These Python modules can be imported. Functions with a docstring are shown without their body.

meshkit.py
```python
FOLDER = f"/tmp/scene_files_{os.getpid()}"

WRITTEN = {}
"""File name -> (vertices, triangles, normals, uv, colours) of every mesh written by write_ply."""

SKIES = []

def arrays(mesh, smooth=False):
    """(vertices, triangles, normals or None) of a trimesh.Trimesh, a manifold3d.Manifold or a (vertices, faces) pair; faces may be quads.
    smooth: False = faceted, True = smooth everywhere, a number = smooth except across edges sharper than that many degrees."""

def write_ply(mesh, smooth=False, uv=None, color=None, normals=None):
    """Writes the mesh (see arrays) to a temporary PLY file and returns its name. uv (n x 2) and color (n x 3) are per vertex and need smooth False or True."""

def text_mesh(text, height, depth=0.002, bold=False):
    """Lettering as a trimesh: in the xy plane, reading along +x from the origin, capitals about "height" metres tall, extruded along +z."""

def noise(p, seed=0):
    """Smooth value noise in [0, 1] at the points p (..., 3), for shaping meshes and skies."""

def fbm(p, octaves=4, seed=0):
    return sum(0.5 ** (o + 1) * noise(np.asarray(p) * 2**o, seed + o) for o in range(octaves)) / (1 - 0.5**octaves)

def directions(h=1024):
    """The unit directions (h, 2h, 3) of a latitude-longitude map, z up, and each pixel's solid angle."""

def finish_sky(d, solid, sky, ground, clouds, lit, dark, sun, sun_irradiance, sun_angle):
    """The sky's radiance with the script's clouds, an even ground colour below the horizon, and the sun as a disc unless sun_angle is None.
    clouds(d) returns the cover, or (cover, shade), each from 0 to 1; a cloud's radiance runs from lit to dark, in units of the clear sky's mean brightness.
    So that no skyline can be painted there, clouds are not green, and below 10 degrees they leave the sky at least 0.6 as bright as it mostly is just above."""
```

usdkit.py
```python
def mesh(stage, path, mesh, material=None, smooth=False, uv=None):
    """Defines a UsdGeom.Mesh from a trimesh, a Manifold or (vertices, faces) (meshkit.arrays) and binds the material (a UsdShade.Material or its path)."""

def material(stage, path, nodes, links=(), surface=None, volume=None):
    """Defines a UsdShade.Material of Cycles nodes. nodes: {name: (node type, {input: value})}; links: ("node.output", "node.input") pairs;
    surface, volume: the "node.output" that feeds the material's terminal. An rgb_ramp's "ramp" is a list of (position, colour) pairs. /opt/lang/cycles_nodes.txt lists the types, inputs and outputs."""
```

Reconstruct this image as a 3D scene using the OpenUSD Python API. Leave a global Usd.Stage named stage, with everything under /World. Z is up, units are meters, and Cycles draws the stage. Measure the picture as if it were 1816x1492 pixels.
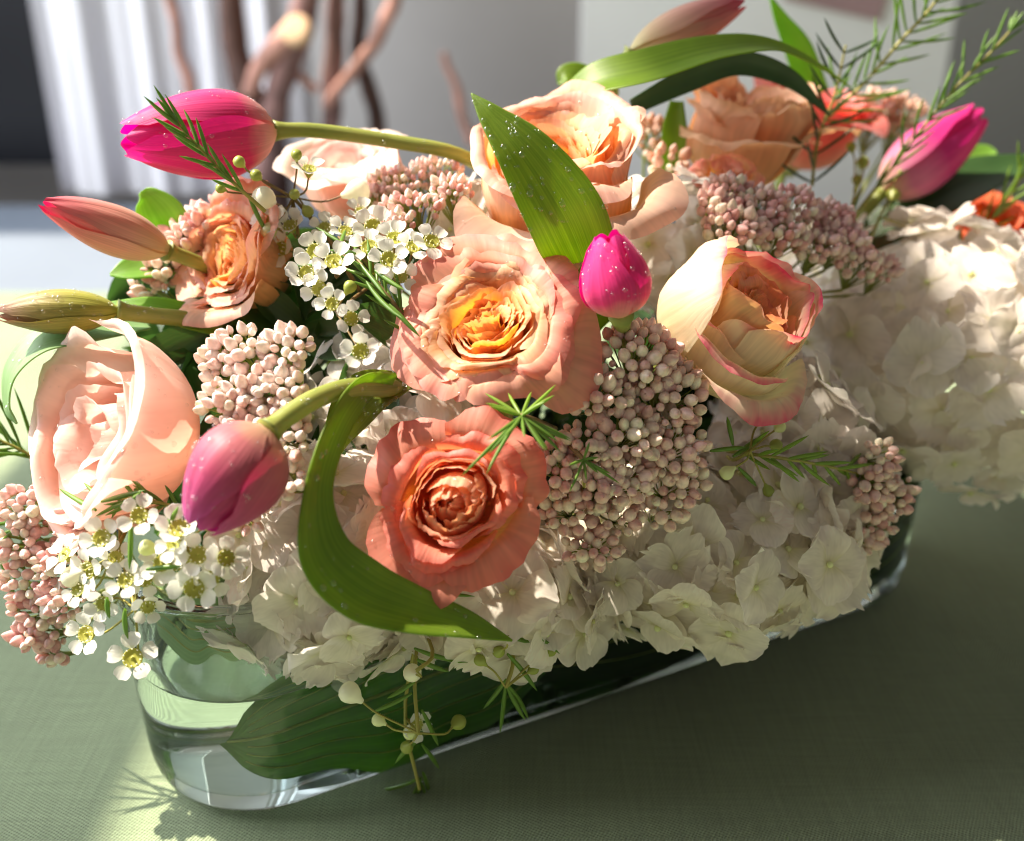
import math, random
import numpy as np, trimesh, usdkit, meshkit
from pxr import Usd, UsdGeom, UsdLux, UsdShade, Gf, Sdf, Vt

stage = Usd.Stage.CreateInMemory()
UsdGeom.SetStageUpAxis(stage, UsdGeom.Tokens.z)
UsdGeom.SetStageMetersPerUnit(stage, 1.0)
UsdGeom.Xform.Define(stage, '/World')
UsdGeom.Scope.Define(stage, '/World/Looks')
rng = np.random.default_rng(7)
PI = math.pi

# ------------------------------------------------------------------ camera
FPX, CX, CY, PITCH = 1862.0, 908.0, 746.0, math.radians(24)
EYE = np.array([0, 0, .33])
VR = np.array([1., 0, 0]); VU = np.array([0, math.sin(PITCH), math.cos(PITCH)]); VT = np.array([0, -math.cos(PITCH), math.sin(PITCH)])
cam = UsdGeom.Camera.Define(stage, '/World/camera')
cam.CreateHorizontalApertureAttr(36.0); cam.CreateVerticalApertureAttr(36.0 * 841 / 1024)
cam.CreateFocalLengthAttr(36.0 * FPX / 1816)
cam.CreateFStopAttr(5.0); cam.CreateFocusDistanceAttr(.40)
cam.CreateClippingRangeAttr(Gf.Vec2f(.02, 100))
cam.CreateExposureAttr(1.2)
m4 = np.eye(4); m4[0, :3] = VR; m4[1, :3] = VU; m4[2, :3] = VT; m4[3, :3] = EYE
cam.AddTransformOp().Set(Gf.Matrix4d(m4.tolist()))

# ------------------------------------------------------------------ light
SUN = np.array([-.55, .213, .80]); SUN /= np.linalg.norm(SUN)

def frame(axis, roll=0.0, up=None):
    """3x3 whose columns are x, y, z(axis)."""
    z = np.asarray(axis, float) / np.linalg.norm(axis)
    ref = np.array([0, 0, 1.]) if up is None else np.asarray(up, float)
    if abs(z @ ref) > .98 * np.linalg.norm(ref): ref = np.array([0, 1., 0])
    x = np.cross(ref, z); x /= np.linalg.norm(x)
    y = np.cross(z, x)
    c, s = math.cos(roll), math.sin(roll)
    return np.stack([c * x + s * y, -s * x + c * y, z], 1)

def set_frame(x, rot, loc):
    m = np.eye(4); m[:3, :3] = rot.T; m[3, :3] = loc
    x.AddTransformOp().Set(Gf.Matrix4d(m.tolist()))

sun = UsdLux.DistantLight.Define(stage, '/World/sunlight')
sun.CreateIntensityAttr(1.25); sun.CreateAngleAttr(.6); sun.CreateColorAttr(Gf.Vec3f(1, .89, .72))
sun.CreateNormalizeAttr(True)
set_frame(sun, frame(SUN), [0, 0, 2])
dome_mat = usdkit.material(stage, '/World/Looks/room_air', {'b': ('background_shader', {'color': (1.0, .92, .87), 'strength': .088})}, surface='b.background')
dome = UsdLux.DomeLight.Define(stage, '/World/sky')
UsdShade.MaterialBindingAPI.Apply(dome.GetPrim()).Bind(dome_mat)
win = UsdLux.RectLight.Define(stage, '/World/window_light')
win.CreateWidthAttr(1.6); win.CreateHeightAttr(1.2); win.CreateIntensityAttr(4.6); win.CreateColorAttr(Gf.Vec3f(.93, .97, 1.0))
WPOS = np.array([-1.5, .72, 1.1])
set_frame(win, frame(WPOS - np.array([0, .4, .1])), WPOS)

# ------------------------------------------------------------------ helpers
def V(a, b, c):
    v = a * VR + b * VU + c * VT
    return v / np.linalg.norm(v)
def ray(px, py):
    return VR * (px - CX) / FPX - VU * (py - CY) / FPX - VT
def P(px, py, y):
    d = ray(px, py); return EYE + d * (y / d[1])
def dcam(p): return float(-(np.asarray(p) - EYE) @ VT)
def ppm(p): return FPX / dcam(p)
E1 = np.array([math.cos(math.radians(27)), math.sin(math.radians(27)), 0]); E2 = np.array([-E1[1], E1[0], 0]); E3 = np.array([0, 0, 1.])
MC = np.array([.045, .485, .085]); MA = np.array([.26, .118, .162])
def S(px, py, dy=0.0):
    """The point of the mound of flowers that this direction meets, then dy further back."""
    d = ray(px, py); M = np.stack([E1, E2, E3]) / MA[:, None]
    o, k = M @ (EYE - MC), M @ d
    a, b, c = k @ k, o @ k, o @ o - 1
    disc = b * b - a * c
    t = (-b - math.sqrt(disc)) / a if disc > 0 else -b / a
    p = EYE + d * t
    return P(px, py, p[1] + dy) if dy else p

used = {}
def numbered(parent, name):
    k = parent + '/' + name
    n = used.get(k, 0); used[k] = n + 1
    return k if n == 0 else f'{k}_{n:03d}'
class Thing:
    def __init__(self, name, label, cat, loc=(0, 0, 0), group=None, kind=None):
        self.path = numbered('/World', name); self.loc = np.asarray(loc, float)
        x = UsdGeom.Xform.Define(stage, self.path); x.AddTranslateOp().Set(Gf.Vec3d(*map(float, self.loc)))
        self.prim = x.GetPrim(); tag(self.prim, label, cat, group, kind)
    def sub(self, name):
        t = object.__new__(Thing); t.path = numbered(self.path, name); t.loc = self.loc
        t.prim = UsdGeom.Xform.Define(stage, t.path).GetPrim(); return t
def tag(prim, label=None, cat=None, group=None, kind=None):
    for k, v in (('label', label), ('category', cat), ('group', group), ('kind', kind)):
        if v: prim.SetCustomDataByKey(k, v)
def normals(v, f):
    n = np.zeros_like(v); fn = np.cross(v[f[:, 1]] - v[f[:, 0]], v[f[:, 2]] - v[f[:, 0]])
    for k in range(3): np.add.at(n, f[:, k], fn)
    l = np.linalg.norm(n, axis=1, keepdims=True)
    return np.where(l > 1e-20, n / np.maximum(l, 1e-30), [0, 0, 1.])
_T = Sdf.ValueTypeNames
def part(parent, name, vf, mat, uv=None, smooth=True, label=None, kind=None):
    v, f = np.asarray(vf[0], float), np.asarray(vf[1], int)
    path = numbered(parent.path, name)
    m = UsdGeom.Mesh.Define(stage, path)
    m.CreatePointsAttr(Vt.Vec3fArray.FromNumpy((v - parent.loc).astype(np.float32)))
    m.CreateFaceVertexCountsAttr(Vt.IntArray.FromNumpy(np.full(len(f), 3, np.int32)))
    m.CreateFaceVertexIndicesAttr(Vt.IntArray.FromNumpy(f.astype(np.int32).ravel()))
    m.CreateSubdivisionSchemeAttr('none')
    if smooth:
        m.CreateNormalsAttr(Vt.Vec3fArray.FromNumpy(normals(v, f).astype(np.float32))); m.SetNormalsInterpolation('vertex')
    if uv is not None:
        UsdGeom.PrimvarsAPI(m).CreatePrimvar('st', _T.TexCoord2fArray, 'vertex').Set(Vt.Vec2fArray.FromNumpy(np.asarray(uv, np.float32)))
    UsdShade.MaterialBindingAPI.Apply(m.GetPrim()).Bind(MAT[mat])
    tag(m.GetPrim(), label, None, None, kind)
    return m
class Root:
    path = '/World'; loc = np.zeros(3)
ROOT = Root()
def grid(nu, nv):
    i, j = np.meshgrid(np.arange(nu - 1), np.arange(nv - 1), indexing='ij')
    a = i * nv + j
    q = np.stack([a, a + nv, a + nv + 1, a + 1], -1).reshape(-1, 4)
    return np.vstack([q[:, [0, 1, 2]], q[:, [0, 2, 3]]])
def join(meshes):
    vs, fs, n = [], [], 0
    for v, f in meshes:
        vs.append(v); fs.append(np.asarray(f) + n); n += len(v)
    return np.vstack(vs), np.vstack(fs)
def spline(pts, n):
    p = np.asarray(pts, float)
    k = len(p)
    if k == 2: return p[0] + (p[1] - p[0]) * np.linspace(0, 1, n)[:, None]
    q = np.vstack([2 * p[0] - p[1], p, 2 * p[-1] - p[-2]])
    t = np.linspace(0, k - 1, n); i = np.minimum(t.astype(int), k - 2); w = (t - i)[:, None]
    a, b, c, d = q[i], q[i + 1], q[i + 2], q[i + 3]
    return .5 * (2 * b + (c - a) * w + (2 * a - 5 * b + 4 * c - d) * w**2 + (3 * b - a - 3 * c + d) * w**3)
def tube(pts, rad, sides=8, cap=True):
    p = np.asarray(pts, float); n = len(p)
    t = np.gradient(p, axis=0); t /= np.linalg.norm(t, axis=1, keepdims=True) + 1e-12
    ref = np.array([.31, .17, .93]) if abs(t[0] @ np.array([.31, .17, .93])) < .9 else np.array([1., .1, 0])
    a = np.cross(t, ref); a /= np.linalg.norm(a, axis=1, keepdims=True) + 1e-12
    b = np.cross(t, a); ang = np.arange(sides) * 2 * PI / sides
    r = np.broadcast_to(rad, (n,))
    v = (p[:, None] + r[:, None, None] * (np.cos(ang)[None, :, None] * a[:, None] + np.sin(ang)[None, :, None] * b[:, None])).reshape(-1, 3)
    i, j = np.meshgrid(np.arange(n - 1), np.arange(sides), indexing='ij'); jn = (j + 1) % sides
    q = np.stack([i * sides + j, i * sides + jn, (i + 1) * sides + jn, (i + 1) * sides + j], -1).reshape(-1, 4)
    f = np.vstack([q[:, [0, 1, 2]], q[:, [0, 2, 3]]])
    if cap:
        v = np.vstack([v, p[0], p[-1]]); j = np.arange(sides); jn = (j + 1) % sides
        f = np.vstack([f, np.stack([jn, j, np.full(sides, len(v) - 2)], 1), np.stack([(n - 1) * sides + j, (n - 1) * sides + jn, np.full(sides, len(v) - 1)], 1)])
    return v, f
def lathe(profile, sides=12):
    """profile: (r, z) from bottom to top."""
    pr = np.asarray(profile, float); ang = np.arange(sides) * 2 * PI / sides
    v = np.stack([pr[:, None, 0] * np.cos(ang), pr[:, None, 0] * np.sin(ang), np.repeat(pr[:, 1:2], sides, 1)], -1).reshape(-1, 3)
    n = len(pr); i, j = np.meshgrid(np.arange(n - 1), np.arange(sides), indexing='ij'); jn = (j + 1) % sides
    q = np.stack([i * sides + j, i * sides + jn, (i + 1) * sides + jn, (i + 1) * sides + j], -1).reshape(-1, 4)
    return v, np.vstack([q[:, [0, 1, 2]], q[:, [0, 2, 3]]])
def place(vf, rot, loc, scale=1.0):
    return vf[0] * scale @ rot.T + np.asarray(loc), vf[1]
def st3(*a):
    return np.stack(np.broadcast_arrays(*a), -1)
def noise3(p, seed=0):
    return np.stack([meshkit.noise(p, seed + k * 17) for k in range(3)], -1) * 2 - 1

# ------------------------------------------------------------------ materials
MAT = {}
def mat(name, nodes, links, surface='out.closure', volume=None):
    MAT[name] = usdkit.material(stage, '/World/Looks/' + name, nodes, links, surface, volume)
def petal_mat(name, ramp, trans=.45, rough=.48, vein=.12, wob=.16, stretch=(26, 2.2, 1), spec=.3, bump=.4, tsat=1.3):
    mat(name, {
        'tc': ('texture_coordinate', {}), 'sx': ('separate_xyz', {}),
        'mp': ('mapping', {'scale': stretch}), 'nv': ('noise_texture', {'scale': 1.0, 'detail': 3.0}),
        'np': ('noise_texture', {'scale': 90.0, 'detail': 2.0}), 'geo': ('geometry', {}), 'oi': ('object_info', {}),
        'w': ('math', {'math_type': 'multiply_add', 'value2': wob}), 'sub': ('math', {'math_type': 'subtract', 'value2': wob * .5}),
        'ramp': ('rgb_ramp', {'ramp': ramp}),
        'hv': ('map_range', {'from_min': .25, 'from_max': .75, 'to_min': 1 - vein, 'to_max': 1 + vein}),
        'hr': ('map_range', {'to_min': .9, 'to_max': 1.06}), 'hm': ('math', {'math_type': 'multiply'}),
        'hsv': ('hsv', {}),
        'bmp': ('bump', {'strength': bump, 'distance': .0006}),
        'p': ('principled_bsdf', {'roughness': rough, 'specular_ior_level': spec, 'sheen_weight': .15, 'sheen_roughness': .4}),
        't': ('translucent_bsdf', {}), 'tg': ('hsv', {'saturation': tsat, 'value': 1.08}),
        'out': ('mix_closure', {'fac': trans})},
        [('tc.UV', 'sx.vector'), ('tc.UV', 'mp.vector'), ('mp.vector', 'nv.vector'), ('geo.position', 'np.vector'),
         ('np.fac', 'w.value1'), ('sx.y', 'w.value3'), ('w.value', 'sub.value1'), ('sub.value', 'ramp.fac'),
         ('nv.fac', 'hv.value'), ('oi.random', 'hr.value'), ('hv.result', 'hm.value1'), ('hr.result', 'hm.value2'), ('hm.value', 'hsv.value'), ('ramp.color', 'hsv.color'),
         ('nv.fac', 'bmp.height'), ('bmp.normal', 'p.normal'), ('hsv.color', 'p.base_color'), ('hsv.color', 'tg.color'), ('tg.color', 't.color'),
         ('p.BSDF', 'out.closure1'), ('t.BSDF', 'out.closure2')])
def R_(*stops): return [(a, c) for a, c in stops]
petal_mat('rose_peach', R_((0, (.90, .52, .14)), (.45, (.93, .58, .26)), (.78, (.93, .55, .38)), (1, (.90, .37, .33))), wob=.26)
petal_mat('rose_top_peach', R_((0, (.90, .46, .08)), (.4, (.92, .56, .22)), (.75, (.92, .66, .46)), (1, (.90, .58, .52))))
petal_mat('rose_peach_mid', R_((0, (.90, .46, .10)), (.5, (.93, .54, .20)), (.85, (.94, .62, .36)), (1, (.94, .58, .42))), wob=.26)
petal_mat('rose_peach_heart', R_((0, (.90, .46, .14)), (.5, (.92, .54, .22)), (.85, (.93, .54, .24)), (1, (.94, .60, .35))))
petal_mat('rose_blush', R_((0, (.91, .64, .52)), (.5, (.93, .69, .60)), (1, (.94, .76, .71))), vein=.05)
petal_mat('rose_apricot', R_((0, (.91, .52, .18)), (.5, (.93, .60, .32)), (.8, (.94, .63, .42)), (1, (.91, .48, .42))))
petal_mat('rose_coral', R_((0, (.90, .55, .22)), (.4, (.92, .54, .32)), (.72, (.92, .43, .30)), (1, (.89, .27, .23))))
petal_mat('rose_coral_heart', R_((0, (.90, .46, .20)), (.5, (.92, .50, .28)), (.85, (.93, .54, .36)), (1, (.90, .42, .30))))
petal_mat('rose_cream', R_((0, (.88, .76, .48)), (.55, (.93, .84, .62)), (.82, (.93, .76, .58)), (.95, (.86, .36, .36)), (1, (.78, .16, .24))), wob=.3)
petal_mat('rose_cream_heart', R_((0, (.86, .48, .12)), (.5, (.90, .60, .25)), (.85, (.90, .62, .34)), (1, (.84, .40, .30))))
petal_mat('rose_tan', R_((0, (.84, .52, .24)), (.6, (.88, .52, .32)), (.9, (.88, .56, .38)), (1, (.80, .46, .26))))
petal_mat('rose_salmon', R_((0, (.80, .35, .22)), (.6, (.78, .24, .20)), (1, (.80, .26, .25))))
petal_mat('rose_flame', R_((0, (.86, .50, .10)), (.5, (.85, .34, .10)), (1, (.80, .16, .08))))
petal_mat('tulip_hot_pink', R_((0, (.80, .62, .30)), (.10, (.82, .40, .38)), (.25, (.82, .06, .25)), (.8, (.80, .035, .26)), (1, (.84, .06, .36))), trans=.34, vein=.12, stretch=(34, 1.2, 1), rough=.46, spec=.3)
petal_mat('tulip_mauve', R_((0, (.66, .42, .24)), (.15, (.58, .18, .20)), (.5, (.52, .08, .17)), (.85, (.50, .05, .22)), (1, (.58, .08, .34))), trans=.28, vein=.13, stretch=(34, 1.2, 1), rough=.48, spec=.28)
petal_mat('tulip_peach', R_((0, (.78, .70, .36)), (.35, (.82, .52, .38)), (.7, (.74, .30, .28)), (1, (.68, .12, .20))), trans=.3, vein=.16, stretch=(34, 1.2, 1), rough=.42)
petal_mat('tulip_green', R_((0, (.42, .44, .06)), (.4, (.38, .36, .07)), (.8, (.38, .25, .12)), (1, (.42, .18, .16))), trans=.18, vein=.22, stretch=(30, 1.2, 1), rough=.42)
petal_mat('tulip_magenta', R_((0, (.78, .60, .40)), (.2, (.72, .25, .40)), (.5, (.66, .04, .26)), (1, (.74, .03, .26))), trans=.34, vein=.12, stretch=(34, 1.2, 1), rough=.4)
petal_mat('hydrangea_white', R_((0, (.82, .78, .56)), (.22, (.90, .84, .76)), (1, (.92, .85, .82))), trans=.50, vein=.08, tsat=.75, stretch=(14, 3, 1), rough=.55, bump=.35, wob=.08)
petal_mat('hydrangea_cream', R_((0, (.80, .76, .48)), (.25, (.91, .85, .74)), (1, (.93, .86, .80))), trans=.50, vein=.08, tsat=.75, stretch=(14, 3, 1), rough=.55, bump=.35, wob=.08)
petal_mat('wax_petal', R_((0, (.80, .82, .55)), (.2, (.88, .87, .80)), (1, (.92, .90, .86))), trans=.3, vein=.03, stretch=(8, 2, 1), rough=.35, spec=.5)
def leaf_mat(name, c1, c2, trans, rough=.38, stretch=(46, .8, 1), tsat=1.15, edge=None):
    mat(name, {
        'tc': ('texture_coordinate', {}), 'mp': ('mapping', {'scale': stretch}), 'n': ('noise_texture', {'scale': 1.0, 'detail': 3.0}),
        'geo': ('geometry', {}), 'n2': ('noise_texture', {'scale': 45.0, 'detail': 3.0}), 'ad': ('math', {'math_type': 'add'}), 'hf': ('math', {'math_type': 'multiply', 'value2': .5}), 'nw': ('math', {'math_type': 'multiply_add', 'value2': 1.7, 'value3': -.35}),
        'ramp': ('rgb_ramp', {'ramp': [(0, c1), (.35, c1), (.68, c2), (1, c2)]}),
        'bmp': ('bump', {'strength': .35, 'distance': .0006}),
        'p': ('principled_bsdf', {'roughness': rough, 'specular_ior_level': .5}),
        'hs': ('hsv', {'hue': .485, 'saturation': tsat, 'value': 1.9}), 't': ('translucent_bsdf', {}), 'out': ('mix_closure', {'fac': trans})},
        [('tc.UV', 'mp.vector'), ('mp.vector', 'n.vector'), ('geo.position', 'n2.vector'), ('n.fac', 'nw.value1'), ('nw.value', 'ad.value1'), ('n2.fac', 'ad.value2'), ('ad.value', 'hf.value1'), ('hf.value', 'ramp.fac'),
         ('n.fac', 'bmp.height'), ('bmp.normal', 'p.normal'), ('ramp.color', 'p.base_color'), ('ramp.color', 'hs.color'), ('hs.color', 't.color'),
         ('p.BSDF', 'out.closure1'), ('t.BSDF', 'out.closure2')])
leaf_mat('tulip_leaf', (.15, .25, .02), (.25, .36, .045), .48)
leaf_mat('tulip_leaf_olive', (.16, .22, .02), (.24, .30, .04), .42)
leaf_mat('pale_leaf', (.20, .33, .14), (.28, .42, .20), .35, rough=.5)
leaf_mat('bright_leaf', (.18, .36, .05), (.26, .44, .08), .45)
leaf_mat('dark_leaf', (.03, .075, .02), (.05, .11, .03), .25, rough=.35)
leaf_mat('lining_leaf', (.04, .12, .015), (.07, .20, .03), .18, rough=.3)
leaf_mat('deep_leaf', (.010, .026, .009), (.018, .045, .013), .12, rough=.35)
leaf_mat('needle_green', (.11, .22, .035), (.19, .33, .05), .3, rough=.35, stretch=(2, 3, 1))
leaf_mat('needle_bright', (.18, .30, .04), (.26, .40, .06), .35, rough=.35, stretch=(2, 3, 1))
leaf_mat('stem_green', (.25, .30, .06), (.36, .38, .09), .15, rough=.45, stretch=(10, 2, 1))
leaf_mat('sprig_stem', (.28, .26, .05), (.40, .36, .08), .1, rough=.5, stretch=(4, 4, 1))
leaf_mat('sprig_stem_brown', (.18, .10, .04), (.26, .20, .06), .05, rough=.55, stretch=(4, 4, 1))
leaf_mat('wax_cup', (.36, .38, .05), (.52, .50, .12), .2, rough=.35, stretch=(6, 4, 1))
leaf_mat('wax_bud', (.60, .66, .30), (.80, .82, .58), .25, rough=.35, stretch=(3, 2, 1))
leaf_mat('wax_bud_green', (.28, .34, .05), (.42, .46, .12), .2, rough=.35, stretch=(3, 2, 1))
leaf_mat('wax_bud_white', (.78, .78, .62), (.88, .86, .76), .25, rough=.3, stretch=(3, 2, 1))
def bud_mat(name, a, b, c):
    mat(name, {'oi': ('object_info', {}), 'ramp': ('rgb_ramp', {'ramp': [(0, (a[0] * .72, a[1] * .66, a[2] * .6)), (.09, a), (.45, b), (.85, c), (1, (.84, .80, .62))]}), 'geo': ('geometry', {}), 'n': ('noise_texture', {'scale': 420.0, 'detail': 2.0}),
        'tc': ('texture_coordinate', {}), 'sx': ('separate_xyz', {}), 'tip': ('rgb_ramp', {'ramp': [(0, (.30, .34, .10)), (.16, (.9, .86, .7)), (.45, (1, 1, 1)), (.8, (1, .97, .95)), (1, (.92, .72, .70))]}),
        'mx': ('mix_color', {'blend_type': 'multiply', 'fac': 1.0}), 'hv': ('map_range', {'from_min': .3, 'from_max': .7, 'to_min': .8, 'to_max': 1.12}), 'hsv': ('hsv', {}),
        'bmp': ('bump', {'strength': .5, 'distance': .0005}), 'p': ('principled_bsdf', {'roughness': .5, 'subsurface_weight': .25, 'subsurface_scale': .0012, 'subsurface_radius': (1, .6, .5)})},
        [('oi.random', 'ramp.fac'), ('geo.position', 'n.vector'), ('tc.UV', 'sx.vector'), ('sx.y', 'tip.fac'), ('ramp.color', 'mx.a'), ('tip.color', 'mx.b'), ('n.fac', 'hv.value'), ('hv.result', 'hsv.value'),
         ('mx.result', 'hsv.color'), ('hsv.color', 'p.base_color'), ('n.fac', 'bmp.height'), ('bmp.normal', 'p.normal')], 'p.BSDF')
bud_mat('rice_bud', (.76, .46, .44), (.84, .60, .54), (.82, .66, .55))
bud_mat('rice_bud_pink', (.80, .42, .42), (.84, .54, .52), (.86, .64, .58))
bud_mat('rice_bud_white', (.80, .56, .52), (.85, .68, .63), (.86, .74, .68))
bud_mat('rice_bud_rust', (.62, .36, .26), (.70, .42, .34), (.66, .44, .34))
mat('water_drop', {'lw': ('layer_weight', {'blend': .5}), 'pw': ('math', {'math_type': 'power', 'value2': 3.0}), 'f': ('math', {'math_type': 'multiply_add', 'value2': .6, 'value3': .08}), 't': ('transparent_bsdf', {'color': (.98, .98, .98)}), 'g': ('glossy_bsdf', {'color': (1, 1, 1), 'roughness': .16}), 'out': ('mix_closure', {})},
    [('lw.facing', 'pw.value1'), ('pw.value', 'f.value1'), ('f.value', 'out.fac'), ('t.BSDF', 'out.closure1'), ('g.BSDF', 'out.closure2')])
def plain(name, col, rough=.6, scale=20.0, var=.12, bump=0.0):
    mat(name, {'geo': ('geometry', {}), 'n': ('noise_texture', {'scale': scale, 'detail': 4.0}), 'hv': ('map_range', {'from_min': .3, 'from_max': .7, 'to_min': 1 - var, 'to_max': 1 + var}),
        'hsv': ('hsv', {'color': col}), 'bmp': ('bump', {'strength': bump, 'distance': .002}), 'p': ('principled_bsdf', {'roughness': rough})},
        [('geo.position', 'n.vector'), ('n.fac', 'hv.value'), ('hv.result', 'hsv.value'), ('hsv.color', 'p.base_color'), ('n.fac', 'bmp.height'), ('bmp.normal', 'p.normal')], 'p.BSDF')
plain('wall_grey', (.82, .80, .79), .8, 3.0, .05)
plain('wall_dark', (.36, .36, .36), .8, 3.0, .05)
plain('board_grey', (.82, .81, .81), .7, 3.0, .03)
plain('mauve_paper', (.38, .24, .25), .8, 8.0, .06)
plain('curtain_white', (.76, .75, .80), .8, 5.0, .05)
plain('dark_glass', (.012, .013, .018), .3, 5.0, .1)
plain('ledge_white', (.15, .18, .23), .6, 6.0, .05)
plain('bark_dark', (.10, .05, .04), .8, 30.0, .35, .4)
plain('bark_pink', (.50, .25, .20), .7, 30.0, .3, .4)
plain('bark_mauve', (.24, .13, .12), .8, 30.0, .3, .4)
plain('cut_wood', (.60, .38, .22), .8, 60.0, .2)
plain('window_paint', (.6, .6, .6), .5, 5.0, .03)
# tablecloth: woven linen
mat('linen', {'geo': ('geometry', {}), 'mp': ('mapping', {'rotation': (0, 0, .5)}), 'wx': ('wave_texture', {'wave_type': 'bands', 'bands_direction': 'x', 'scale': 230.0, 'distortion': 2.5, 'detail': 2.0, 'detail_scale': .6}),
    'wy': ('wave_texture', {'wave_type': 'bands', 'bands_direction': 'y', 'scale': 230.0, 'distortion': 2.5, 'detail': 2.0, 'detail_scale': .6}),
    'mu': ('math', {'math_type': 'add'}), 'n': ('noise_texture', {'scale': 420.0, 'detail': 4.0, 'roughness': .75}), 'ad': ('math', {'math_type': 'multiply_add', 'value2': .8}),
    'hv': ('map_range', {'from_min': .5, 'from_max': 2.0, 'to_min': .88, 'to_max': 1.07}), 'ms': ('mapping', {'scale': (28, 900, 28), 'rotation': (0, 0, .5)}), 'sl': ('noise_texture', {'scale': 1.0, 'detail': 3.0}), 'mt': ('mapping', {'scale': (900, 28, 28), 'rotation': (0, 0, .5)}), 'sm': ('noise_texture', {'scale': 1.0, 'detail': 3.0}), 'sa': ('math', {'math_type': 'add'}), 'sh': ('map_range', {'from_min': .7, 'from_max': 1.35, 'to_min': .82, 'to_max': 1.14}), 'hq': ('math', {'math_type': 'multiply'}), 'big': ('noise_texture', {'scale': 9.0, 'detail': 2.0}), 'hb': ('map_range', {'from_min': .3, 'from_max': .7, 'to_min': .93, 'to_max': 1.07}), 'hm': ('math', {'math_type': 'multiply'}),
    'hsv': ('hsv', {'color': (.24, .30, .175)}), 'bmp': ('bump', {'strength': .6, 'distance': .0004}), 'p': ('principled_bsdf', {'roughness': .75, 'specular_ior_level': .25, 'sheen_weight': .2})},
    [('geo.position', 'mp.vector'), ('mp.vector', 'wx.vector'), ('mp.vector', 'wy.vector'), ('geo.position', 'n.vector'), ('geo.position', 'big.vector'), ('wx.fac', 'mu.value1'), ('wy.fac', 'mu.value2'), ('n.fac', 'ad.value1'), ('mu.value', 'ad.value3'),
     ('ad.value', 'hv.value'), ('big.fac', 'hb.value'), ('hv.result', 'hm.value1'), ('hb.result', 'hm.value2'), ('geo.position', 'ms.vector'), ('geo.position', 'mt.vector'), ('ms.vector', 'sl.vector'), ('mt.vector', 'sm.vector'), ('sl.fac', 'sa.value1'), ('sm.fac', 'sa.value2'), ('sa.value', 'sh.value'), ('sh.result', 'hq.value1'), ('hm.value', 'hq.value2'), ('hq.value', 'hsv.value'), ('hsv.color', 'p.base_color'), ('ad.value', 'bmp.height'), ('bmp.normal', 'p.normal')], 'p.BSDF')
mat('vase_glass', {'lw': ('layer_weight', {'blend': .5}), 'pw': ('math', {'math_type': 'power', 'value2': 4.6}), 'f': ('math', {'math_type': 'multiply_add', 'value2': 0.81, 'value3': 0.04}), 't': ('transparent_bsdf', {'color': (.955, .985, .97)}), 'g': ('glossy_bsdf', {'color': (1, 1, 1), 'roughness': .01}), 'out': ('mix_closure', {})},
    [('lw.facing', 'pw.value1'), ('pw.value', 'f.value1'), ('f.value', 'out.fac'), ('t.BSDF', 'out.closure1'), ('g.BSDF', 'out.closure2')])
mat('thick_glass', {'p': ('principled_bsdf', {'base_color': (.92, .965, .95), 'roughness': .025, 'ior': 1.42, 'transmission_weight': 1.0})}, [], 'p.BSDF')
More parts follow.
